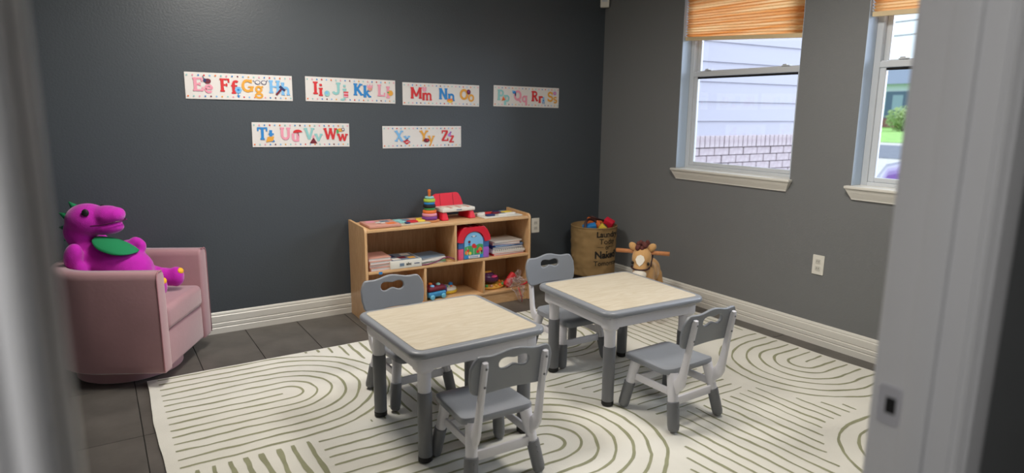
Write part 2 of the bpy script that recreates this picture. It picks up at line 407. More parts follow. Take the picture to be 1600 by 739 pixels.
def brickmesh(l, h, d):
    bm = bmesh.new(); bx(bm, 0, -d, 0, l, .03, h, bev=.004); me = bpy.data.meshes.new('brick'); bm.to_mesh(me); bm.free(); me.materials.append(M['brick']); return me
b1, b2 = brickmesh(.208, .073, .008), brickmesh(.0665, .118, .022)
for k in range(int(WL/.07)):
    o = bpy.data.objects.new('brick', b2); COL.objects.link(o); o.parent = wing; o.location = (k*.07, random.uniform(-.002, .002), BT-.118)
for r in range(14):
    for k in range(-1, int(WL/.216)):
        x = k*.216+(r % 2)*.108
        if x < 0 or x+.204 > WL: continue
        o = bpy.data.objects.new('brick', b1); COL.objects.link(o); o.parent = wing; o.location = (x, random.uniform(-.003, .003), BT-.118-(r+1)*.080)
# house across the street
fh = thing('far_house', 'white house across the street with a dark door, far behind the right window', 'building', (92, 42.5, GZ), radians(90))
hw = mat('far siding', (214, 222, 232), .8); rf = mat('far shingles', (150, 158, 176), .9); dk = mat('far dark door', (96, 112, 142), .6)
box('house_wall', (-12, -8, 0), (16, 0, 6.2), hw, fh)
bm = bmesh.new()
for x in (-13, 17):
    for y, z in ((.9, 6.0), (-4, 9.2), (-9, 6.0)): bm.verts.new((x, y, z))
bm.verts.ensure_lookup_table()
for f in ((0, 1, 2), (3, 5, 4), (0, 3, 4, 1), (1, 4, 5, 2), (0, 2, 5, 3)): bm.faces.new([bm.verts[i] for i in f])
bmesh.ops.recalc_face_normals(bm, faces=bm.faces)
done(bm, 'house_roof', rf, fh)
dd = box('front_door', (1.2, .02, .6), (4.4, .15, 5.0), dk, fh); box('door_pane', (2.0, .16, 2.4), (3.4, .2, 4.5), mat('far pane', (150, 170, 190), .2), dd)
box('brick_base', (.4, .02, 0), (5.2, .5, 1.3), mat('far brick', (150, 104, 100), .9), fh)
for x in (-8, -4, 9): box('window', (x, .01, 2.4), (x+2, .1, 4.8), dk, fh)
def leafy(name, label, loc, r, mt, n, sz, cat='bush', trunk=None, group=None):
    t = thing(name, label, cat, loc)
    rnd = random.Random(n)
    bm = bmesh.new()
    for k in range(n):
        v = Vector((rnd.gauss(0, 1), rnd.gauss(0, 1), rnd.gauss(0, 1))).normalized()*(rnd.random()**.4)
        p = Vector((v.x*r[0], v.y*r[1], v.z*r[2]+r[2]))
        a = Vector((rnd.gauss(0, 1), rnd.gauss(0, 1), rnd.gauss(0, 1))).normalized(); b = a.orthogonal().normalized()
        bm.faces.new([bm.verts.new(p+q) for q in (a*sz, b*sz*.5, -a*sz, -b*sz*.5)])
    f = done(bm, 'foliage', mt, t); f['kind'] = 'stuff'
    bm = bmesh.new(); tube(bm, [(0, 0, 0), (0, 0, r[2])], .08, 6); done(bm, 'stem', M['mane'], t)
    return t
lm = mat('bush leaves', (150, 180, 110), .8, rgb2=(196, 206, 150), vscale=.8)
leafy('bush', 'pale green round bush on the lawn before the far house', (70, 33.1, GZ), (1.7, 1.7, 1.35), lm, 900, .22)
leafy('bush', 'low shrub on the far lawn right of the round bush', (72, 30.6, GZ), (1.1, 1.1, .8), lm, 500, .2)
# bare tree and wires
tr = thing('bare_tree', 'bare leafless tree standing against the sky beyond the street', 'tree', (64, 25.2, GZ))
bm = bmesh.new(); rnd = random.Random(3)
def branch(p, d, l, r, lv):
    q = p+d*l; tube(bm, [p, q], [r, r*.65], 5, cap=False)
    if lv:
        for _ in range(3 if lv > 1 else 4):
            nd = (d+Vector((rnd.uniform(-.8, .8), rnd.uniform(-.8, .8), rnd.uniform(-.1, .6)))).normalized()
            branch(p+d*l*rnd.uniform(.6, 1), nd, l*.72, r*.6, lv-1)
branch(Vector((0, 0, 0)), Vector((0, 0, 1)), 3.2, .16, 5)
tk = done(bm, 'branches', mat('bark', (140, 134, 128), .9), tr); tk['kind'] = 'stuff'
for z, nm in ((6.9, 'upper'), (6.1, 'lower')):
    bm = bmesh.new(); tube(bm, [(38, -10+i*4, z-GZ-.5+((i-8)/8)**2*.8) for i in range(17)], .03, 4)
    tag(done(bm, 'power_line', M['dark']), nm+' overhead power line crossing the sky in the right window', 'cable')
# purple car parked outside
car = thing('car', 'purple car parked outside, its bonnet showing low in the right window', 'car', (7.30, -.78, GZ), radians(-61))
car.scale = (1, 1, 1.22)
pp = mat('purple car paint', (150, 110, 190), .25, coat=.6)
side = [(-2.1, .25), (-2.15, .6), (-2.0, .82), (-1.5, .93), (-.9, 1.0), (-.2, 1.38), (.9, 1.42), (1.6, 1.05), (2.1, .98), (2.15, .5), (2.05, .25)]
bm = bmesh.new(); rows = []
for y, k, sc in ((-.86, 0, .94), (-.8, 0, 1), (0, 1, 1.03), (.8, 0, 1), (.86, 0, .94)):
    rows.append([bm.verts.new((x, y*(1 if z < 1.05 else .82), .25+(z-.25)*sc)) for x, z in side])
for a, b in zip(rows, rows[1:]):
    for k in range(len(side)): bm.faces.new((a[k], a[(k+1) % len(side)], b[(k+1) % len(side)], b[k]))
bm.faces.new(rows[0]); bm.faces.new(rows[-1]); bmesh.ops.recalc_face_normals(bm, faces=bm.faces)
o = done(bm, 'car_body', pp, car, ang=50)
for x in (-1.35, 1.35):
    for y in (-.78, .62):
        bm = bmesh.new(); lathe(bm, [(.2, 0), (.31, .01), (.32, .08), (.31, .15), (.2, .16)], 24, M4=Matrix.Translation((x, y+.16, .32)) @ Matrix.Rotation(pi/2, 4, 'X')); done(bm, 'wheel', M['black'], car)
box('windscreen', (-.86, -.62, 1.03), (-.3, .62, 1.06), M['dark'], car).rotation_euler = (0, 0, 0)
car.children[-1].location = (0, 0, 0)

# ================================================================ ROOM FIXTURES
# pleated blinds
for wi, (y0, y1) in enumerate(WY):
    zl, zr = ((1.846, 1.790), (1.862, 1.83))[wi]      # bottom edge, far end and near end
    t = thing('window_blind', ('orange pleated blind half lowered over the left window, hanging crooked', 'orange pleated blind over the right window, cut off by the door frame')[wi], 'blind', (.030, (y0+y1)/2, WZ1-.005), 0, None)
    hw_ = (y1-y0)/2-.008; bm = bmesh.new(); n = 36; prev = None
    top = -.035
    for k in range(n+1):
        x = .011 if k % 2 else -.011
        row = []
        for s, zb in ((-1, zr), (1, zl)):
            H_ = (WZ1-.005)-zb-.02
            f = k/n; base = top-(H_+top)*f*(1) if 0 else top-(H_-.035)*f
            row.append(bm.verts.new((x, s*hw_, base)))
        if prev: bm.faces.new((prev[0], prev[1], row[1], row[0]))
        prev = row
    done(bm, 'pleated_fabric', M['shade'], t)
    box('head_rail', (-.018, -hw_, -.034), (.018, hw_, 0), M['vinyl'], t)
    bm = bmesh.new()
    za, zb = zr-(WZ1-.005), zl-(WZ1-.005)
    vs = [bm.verts.new((x, s*hw_, z+dz)) for s, z in ((-1, za), (1, zb)) for x, dz in ((-.013, 0), (-.013, .024), (.013, .024), (.013, 0))]
    for f in ((0, 1, 2, 3), (7, 6, 5, 4), (0, 4, 5, 1), (1, 5, 6, 2), (2, 6, 7, 3), (3, 7, 4, 0)): bm.faces.new([vs[i] for i in f])
    bmesh.ops.recalc_face_normals(bm, faces=bm.faces)
    done(bm, 'bottom_rail', mat('cream rail', (222, 200, 160), .6), t)
# outlet plates
def outlet(loc, rz, label):
    t = thing('electrical_outlet', label, 'outlet', loc, rz)
    plate('cover_plate', [rrect(-.036, -.058, .036, .058, .004)], .006, M['plate'], t, bev=.0015, M4=Matrix.Rotation(pi/2, 4, 'X') @ Matrix.Translation((0, 0, 0)))
    for z in (-.021, .021):
        s = plate('socket', [rrect(-.016, -.0135, .016, .0135, .005)], .003, mat('socket plastic', (205, 203, 194), .4), t, M4=Matrix.Translation((0, -.004, z)) @ Matrix.Rotation(pi/2, 4, 'X'))
        for x in (-.006, .006): box('slot', (x-.001, -.0062, z-.004), (x+.001, -.0053, z+.005), M['dark'], s)
    return t
outlet((-.646, -.0032, .468), 0, 'white outlet plate on the charcoal wall right of the shelf')
outlet((-.0032, -2.003, .479), radians(-90), 'white outlet plate on the grey wall below the windows')
# sensor box in the corner
t = thing('motion_sensor', 'small white alarm sensor box high in the room corner', 'sensor', (-.042, -.042, 2.158), radians(-45))
box('sensor_housing', (-.034, -.02, 0), (.034, .022, .11), M['plate'], t, bev=.005); box('sensor_window', (-.022, -.0225, .04), (.022, -.0195, .09), M['vinyl'], t, bev=.001)
# ceiling lamps
def lamp(loc, power, color, label, size):
    t = thing('ceiling_lamp', label, 'lamp', loc)
    bm = bmesh.new(); lathe(bm, [(.02, -.02), (.17, -.02), (.18, 0), (.02, 0)], 32); done(bm, 'lamp_base', M['metal'], t)
    bm = bmesh.new(); lathe(bm, [(.165, -.02), (.155, -.05), (.12, -.08), (.06, -.095), (.005, -.1)], 32); done(bm, 'lamp_shade', mat('lamp glass', (255, 244, 226), .4, emit=1.5), t, smooth=True)
    a = area('lamp_light', (loc[0], loc[1], loc[2]-.11), (loc[0], loc[1], 0), size, power, color)
lamp((-2.75, -1.05, CH), 36, (1.0, .94, .86), 'round glowing flush ceiling lamp in the playroom nearer the armchair', .6)
lamp((-1.30, -2.45, CH), 30, (1.0, .94, .86), 'added unseen ceiling lamp nearer the windows, brightening the right of the playroom', .6)  # second lamp, added unseen to lift the right side and soften shadows
lamp((-4.05, -4.42, CH), 26, (1.0, .98, .96), 'round flush ceiling lamp in the hallway outside the door', .34)

# ================================================================ RUG
RX0, RX1, RY0, RY1 = -3.425, -.15, -3.30, -.618
rug = thing('area_rug', 'large cream rug with olive green arches and lines under the tables', 'rug', (0, 0, 0))
bm = bmesh.new(); nx, ny = 66, 54
g = [[None]*(ny+1) for _ in range(nx+1)]
def edge(i, j):
    x = RX0+(RX1-RX0)*i/nx; y = RY0+(RY1-RY0)*j/ny
    wv = lambda t: noise.noise(Vector((t*2.2, 3.3, 0)))*.010+noise.noise(Vector((t*7, 9.3, 0)))*.004
    if i == 0: x += wv(y)
    if i == nx: x += wv(y+7)
    if j == 0: y += wv(x+3)
    if j == ny: y += wv(x+11)
    return x, y
for i in range(nx+1):
    for j in range(ny+1):
        x, y = edge(i, j); g[i][j] = bm.verts.new((x, y, .009))
for i in range(nx):
    for j in range(ny): bm.faces.new((g[i][j], g[i+1][j], g[i+1][j+1], g[i][j+1]))
be = [e for e in bm.edges if e.is_boundary]
r = bmesh.ops.extrude_edge_only(bm, edges=be)
for v in r['geom']:
    if isinstance(v, bmesh.types.BMVert): v.co.z = .0005
done(bm, 'rug_pile', M['rug'], rug)
# line pattern
LB = bmesh.new(); lw_rnd = random.Random(5)
def inside(p): return RX0+.03 < p[0] < RX1-.004 and RY0 < p[1] < RY1-.004
def line(pts, wd=.0125, closed=False, clip=None):
    # resample at ~2.5 cm, wobble, cut where clip() says no
    P_ = []
    for a, b in zip(pts, pts[1:]):
        a, b = Vector(a), Vector(b); n = max(1, int((b-a).length/.022))
        for k in range(n): P_.append(a.lerp(b, k/n))
    P_.append(Vector(pts[-1])); ph = lw_rnd.uniform(0, 100); run = []
    def flush(run):
        if len(run) < 2: return
        L_, R_ = [], []
        for i, p in enumerate(run):
            t = (run[min(i+1, len(run)-1)]-run[max(i-1, 0)]).normalized(); nn = Vector((-t.y, t.x))
            o = noise.noise(Vector((p.x*5+ph, p.y*5, 0)))*.012+noise.noise(Vector((p.x*16+ph, p.y*16, 4)))*.005
            hw = wd/2*(1+.6*noise.noise(Vector((p.x*9, p.y*9, ph)))) * (.8 if i in (0, len(run)-1) else 1)
            c = p+nn*o
            L_.append(LB.verts.new((*(c+nn*hw), .0098))); R_.append(LB.verts.new((*(c-nn*hw), .0098)))
        for i in range(len(run)-1):
            LB.faces.new((R_[i], R_[i+1], L_[i+1], L_[i]))
    for p in P_:
        if inside(p) and (clip is None or clip(p)): run.append(p)
        else: flush(run); run = []
    flush(run)
def arch(cx, cy, dirx, diry, far, n, sp, r0=.0, clip=None, tilt=0):
    # concentric U lines; straight arms run towards (dirx,diry)
    d = Vector((dirx, diry)).normalized(); nn = Vector((-d.y, d.x)); c = Vector((cx, cy))
    line([c+d*far, c+d*.02], clip=clip)
    for k in range(1, n+1):
        r = r0+k*sp; pts = [c+d*far+nn*r, c+nn*r]
        for q in range(1, 24):
            t = pi*q/24; pts.append(c+nn*r*cos(t)-d*r*sin(t))
        pts += [c-nn*r, c+d*far-nn*r]
        line(pts, clip=clip)
AX, AY, RA = -2.86, -1.12, .50
CX, CY, RC = -2.07, -2.17, .53
BX, BY, RB = -.36, -2.19, .475
EX, EY, RE = -.80, -3.16, .46
DXc, DYc, RD = -1.33, -1.10, .40
arch(AX, AY, -1, -.0, .56, 7, .0685)
arch(CX, CY, -1, 0, .80, 7, .0700, clip=lambda p: p.x > -2.87)
arch(BX, BY, 1, 0, .3, 6, .0735)
arch(EX, EY, 1, 0, .7, 6, .0700)
arch(DXc, DYc, 0, 1, .5, 6, .0620)
def d_(p, x, y): return (Vector(p)-Vector((x, y))).length
for k in range(14):      # between arches A and D
    x = -2.70+k*.062
    line([(x, -.625), (x+.02, -1.62)], clip=lambda p: (d_(p, AX, AY) > RA+.02 or p.x < AX) and p.x > AX+.1 and (d_(p, DXc, DYc) > RD and p.x < DXc-RD*1.0 or p.x < DXc-RD-.01) and d_(p, CX, CY) > RC)
for k in range(14):      # block right of arch D
    x = -.90+k*.058
    line([(x, -.63), (x+.015, -1.66+(k % 3)*.03)], wd=.010, clip=lambda p: p.x < RX1-.01 and d_(p, BX, BY) > RB+.02)
for k in range(11):      # horizontal lines between C and B
    y = -1.66-k*.056
    line([(-1.75, y), (-.92-.012*(k % 2), y-.01)], wd=.010, clip=lambda p: d_(p, CX, CY) > RC+.02 and d_(p, BX, BY) > RB+.03)
for k in range(20):      # long lines front right
    x = -1.86+k*.062
    line([(x, -2.27-(.0 if k > 6 else .02)), (x+.03, -3.3)], wd=.011, clip=lambda p: d_(p, CX, CY) > RC+.03 and d_(p, EX, EY) > RE+.02 and (p.x < EX or p.y > EY+RE+.02) and d_(p, BX, BY) > RB+.03 and not (p.x > BX and p.y > BY-RB-.03))
for k in range(8):       # thick short bars below arch A
    x = -3.32+k*.0585
    line([(x, -1.648), (x-.005, -2.35)], wd=.019)
for k in range(9):
    x = -2.80+k*.062
    line([(x, -2.75), (x, -3.3)], wd=.011)
rl = done(LB, 'green_line_pattern', M['rugline'], rug); rl['kind'] = 'stuff'

# ================================================================ TABLES AND CHAIRS
def make_table(label, loc, rz, h):
    t = thing('childrens_table', label, 'table', loc, rz, "square children's tables")
    a = .302; zt = h
    plate('edge_trim', [rrect(-a, -a, a, a, .055, 8)], .030, M['grey'], t, bev=.013, M4=Matrix.Translation((0, 0, zt-.015)))
    plate('table_top', [rrect(-a+.030, -a+.030, a-.030, a-.030, .028, 6)], .004, M['laminate'], t, M4=Matrix.Translation((0, 0, zt-.0005)))
    bm = bmesh.new(); q = .262
    for s in (-1, 1):
        bx(bm, -q, s*q-.008, zt-.085, q, s*q+.008, zt-.028, bev=.004); bx(bm, s*q-.008, -q, zt-.085, s*q+.008, q, zt-.028, bev=.004)
    for sx in (-1, 1):
        for sy in (-1, 1):
            bx(bm, sx*.235-.036, sy*.235-.036, zt-.10, sx*.235+.036, sy*.235+.036, zt-.028, bev=.02, seg=4)
    done(bm, 'apron', M['white'], t, ang=40)
    for sx, sy in ((-1, -1), (-1, 1), (1, -1), (1, 1)):
        bm = bmesh.new(); lathe(bm, [(.024, .25), (.025, .26), (.0265, zt-.10), (.030, zt-.085)], 24)
        l = done(bm, 'leg', M['white'], t, ang=50); l.location = (sx*.229, sy*.229, 0)
        bm = bmesh.new(); lathe(bm, [(.0275, .022), (.0280, .10), (.0290, .283), (.0275, .287), (.025, .287)], 24); done(bm, 'leg_sleeve', M['dgrey'], l, ang=50)
        bm = bmesh.new(); lathe(bm, [(.024, 0), (.0285, .004), (.0285, .022), (.025, .024)], 24); done(bm, 'foot_cap', M['black'], l, ang=50)
    return t
RT = .0112   # top of the rug
make_table('small square table with a pale wood top nearer the doorway, left of the pair', (-2.333, -1.808, RT), radians(.5), .470)
make_table('small square table with a pale wood top nearer the windows, right of the pair', (-1.388, -1.812, RT), radians(-2.6), .468)

def make_chair(name, label, cat):
    t = thing(name, label, cat, (0, 0, RT), 0, "small grey and white children's chairs")
    # seat
    out = []
    def sx(y): return .150-.010*(y+.12)/.30
    pts = rrect(-.15, -.118, .15, .185, .045, 6)
    pts = [(x*(1-.06*(y+.118)/.3), y+(-.010*(1-(x/.15)**2) if y > .1 else 0)) for x, y in pts]
    def dish(c):
        k = max(0, 1-(c.x/.13)**2)*max(0, 1-((c.y-.02)/.16)**2)
        c.z += -.010*k + (.012*max(0, -(c.y+.06)/.06)**2 if c.y < -.06 else 0) - (.012*((c.y-.14)/.045)**2 if c.y > .14 else 0); return c
    bm = bmesh.new()
    # dense seat shell: grid clipped to outline via polar rings
    n = len(pts); cy = .03
    def seat_v(f, k, z): x, y = pts[k]; return dish(Vector((x*f, cy+(y-cy)*f, z)))
    prof = [(.25, .262), (.5, .262), (.75, .262), (.92, .2625), (.985, .260), (1.0, .252), (.995, .236), (.95, .234), (.93, .246), (.5, .248)]
    rings = [[bm.verts.new(seat_v(f, k, z)) for k in range(n)] for f, z in prof]
    for a, b in zip(rings, rings[1:]):
        for k in range(n): bm.faces.new((a[k], a[(k+1) % n], b[(k+1) % n], b[k]))
    bm.faces.new(rings[0][::-1]); bm.faces.new(rings[-1]); bmesh.ops.recalc_face_normals(bm, faces=bm.faces)
    done(bm, 'seat', M['grey'], t, ang=60)
    # backrest with wavy top and bone-shaped handle hole
    W, zb, zt = .167, .376, .536
    top = []
    for k in range(41):
        u = -1+2*k/40; x = u*W
        z = zt-.012+.020*math.exp(-(u/.42)**2)+.006*math.exp(-((abs(u)-.78)/.2)**2)-.002
        if abs(u) > .82: z -= .040*((abs(u)-.82)/.18)**2.2
        top.append((x*.985, z))
    side = []
    outl = top[::-1]+[(-W*.985, zt-.10), (-W*.95, zb+.035)]
    for k in range(7):
        a = pi+pi/2*k/6; outl.append((-W*.95+.032+.032*cos(a), zb+.032+.030*sin(a)))
    for k in range(1, 12):
        u = -1+2*k/12; outl.append((u*(W*.95-.032), zb+.010*(1-u*u)))
    for k in range(7):
        a = 1.5*pi+pi/2*k/6; outl.append((W*.95-.032+.032*cos(a), zb+.032+.030*sin(a)))
    outl += [(W*.95, zb+.035), (W*.985, zt-.10)]
    hole = []
    for k in range(40):
        a = 2*pi*k/40; u = cos(a); x = .060*u
        hh = (.0215-.0095*math.exp(-(u/.38)**2))*math.sqrt(max(0, 1-u**6))
        top_ = sin(a) > 0
        hole.append((x, zt-.047+(hh if top_ else -hh)*(1 if abs(u) < .999 else 0)+(.004*math.exp(-(u/.5)**2))))
    def bend(c):     # plate lies in x,z; curve it round the back and lean it
        x, z, y = c.x, c.y, c.z
        return Vector((x, -.149-.19*(z-.3)-(.010*(1-(x/W)**2))+y, z))
    me = curve_mesh([outl, hole], .016, .005)
    bmx = bmesh.new(); bmx.from_mesh(me)
    for xs in [i*.02 for i in range(-7, 8)]:
        bmesh.ops.bisect_plane(bmx, geom=bmx.verts[:]+bmx.edges[:]+bmx.faces[:], plane_co=(xs, 0, 0), plane_no=(1, 0, 0))
    bmx.to_mesh(me); bmx.free()
    for v in me.vertices: v.co = bend(v.co.copy())
    me.shade_smooth(); me.set_sharp_from_angle(angle=radians(40)); me.flip_normals()
    link('backrest', me, t, M['grey'])
    # uprights
    for s in (-1, 1):
        bm = bmesh.new()
        path = [(-.118, .150), (-.128, .185), (-.146, .208), (-.160, .230), (-.168, .262), (-.180, .33), (-.196, .42), (-.210, .495), (-.213, .510)]
        wid = [.012, .022, .025, .022, .018, .015, .013, .0125, .007]
        xo = [.118, .120, .124, .126, .126, .124, .122, .121, .121]
        prevr = None
        for (y, z), wv, x in zip(path, wid, xo):
            i = path.index((y, z)); a = path[max(0, i-1)]; b = path[min(len(path)-1, i+1)]
            ty, tz = b[0]-a[0], b[1]-a[1]; L_ = math.hypot(ty, tz); ny, nz = -tz/L_, ty/L_
            r = [bm.verts.new((s*(x+dx), y+ny*dw*wv, z+nz*dw*wv)) for dx, dw in ((-.009, -.7), (-.009, .7), (-.004, 1), (.006, 1), (.010, .7), (.010, -.7), (.006, -1), (-.004, -1))]
            if prevr:
                for k in range(8): bm.faces.new((prevr[k], prevr[(k+1) % 8], r[(k+1) % 8], r[k]))
            else: bm.faces.new(r)
            prevr = r
        bm.faces.new(prevr); bmesh.ops.recalc_face_normals(bm, faces=bm.faces)
        u = done(bm, 'upright', M['white'], t, ang=45)
        for y, z in ((-.2225, .490), (-.2105, .42)):
            bm = bmesh.new(); lathe(bm, [(.0045, 0), (.0045, .004), (.001, .0045)], 10, M4=Matrix.Translation((s*.121, y+.003, z)) @ Matrix.Rotation(pi/2, 4, 'X')); done(bm, 'screw', M['dgrey'], u)
    # legs: white socket above, grey sleeve below
    for sx_ in (-1, 1):
        for sy_, yt, yb in ((-1, -.098, -.152), (1, .112, .155)):
            a = Vector((sx_*.112, yt, .245)); b = Vector((sx_*.147, yb, .0035)); d = (b-a)
            at = lambda f: a+d*f
            bm = bmesh.new(); tube(bm, [at(0), at(.25), at(.52)], [.026, .0235, .022], 16, flat=.9); l = done(bm, 'leg', M['white'], t, ang=50)
            bm = bmesh.new()
            tube(bm, [at(.49), at(.50), at(.60), at(.90), at(.965), at(1.0)], [.022, .0265, .0265, .026, .023, .013], 16, flat=.92)
            done(bm, 'leg_sleeve', M['dgrey'], l, ang=50)
            bm = bmesh.new()
            for f in (.56, .64): 
                p = at(f); ell(bm, (p.x, p.y+sy_*.023, p.z), (.005, .004, .005), 8)
            done(bm, 'adjuster_button', M['dgrey'], l)
    # cross bars
    for sy_, y, z in ((-1, -.128, .128), (1, .134, .128)):
        box('cross_bar', (-.122, y-.006, z-.019), (.122, y+.006, z+.019), M['white'], t, bev=.004)
    for s in (-1, 1):
        box('side_bar', (s*.120-.006, -.105, .142), (s*.120+.006, .115, .176), M['white'], t, bev=.004)
    return t
c0 = make_chair('childrens_chair', "child's grey chair in front of the left table, its back towards the doorway", 'chair')
c0.location = (-2.372, -2.185, RT); c0.rotation_euler.z = radians(-1.5)
dup(c0, location=(-1.426, -2.232, RT), rotation_euler=(0, 0, radians(2)), label="child's grey chair in front of the right table, its back towards the doorway")
dup(c0, location=(-2.352, -1.425, RT), rotation_euler=(0, 0, radians(181)), label="child's grey chair behind the left table, in front of the wooden shelf")
dup(c0, location=(-1.402, -1.425, RT), rotation_euler=(0, 0, radians(179)), label="child's grey chair behind the right table, in front of the brown basket")

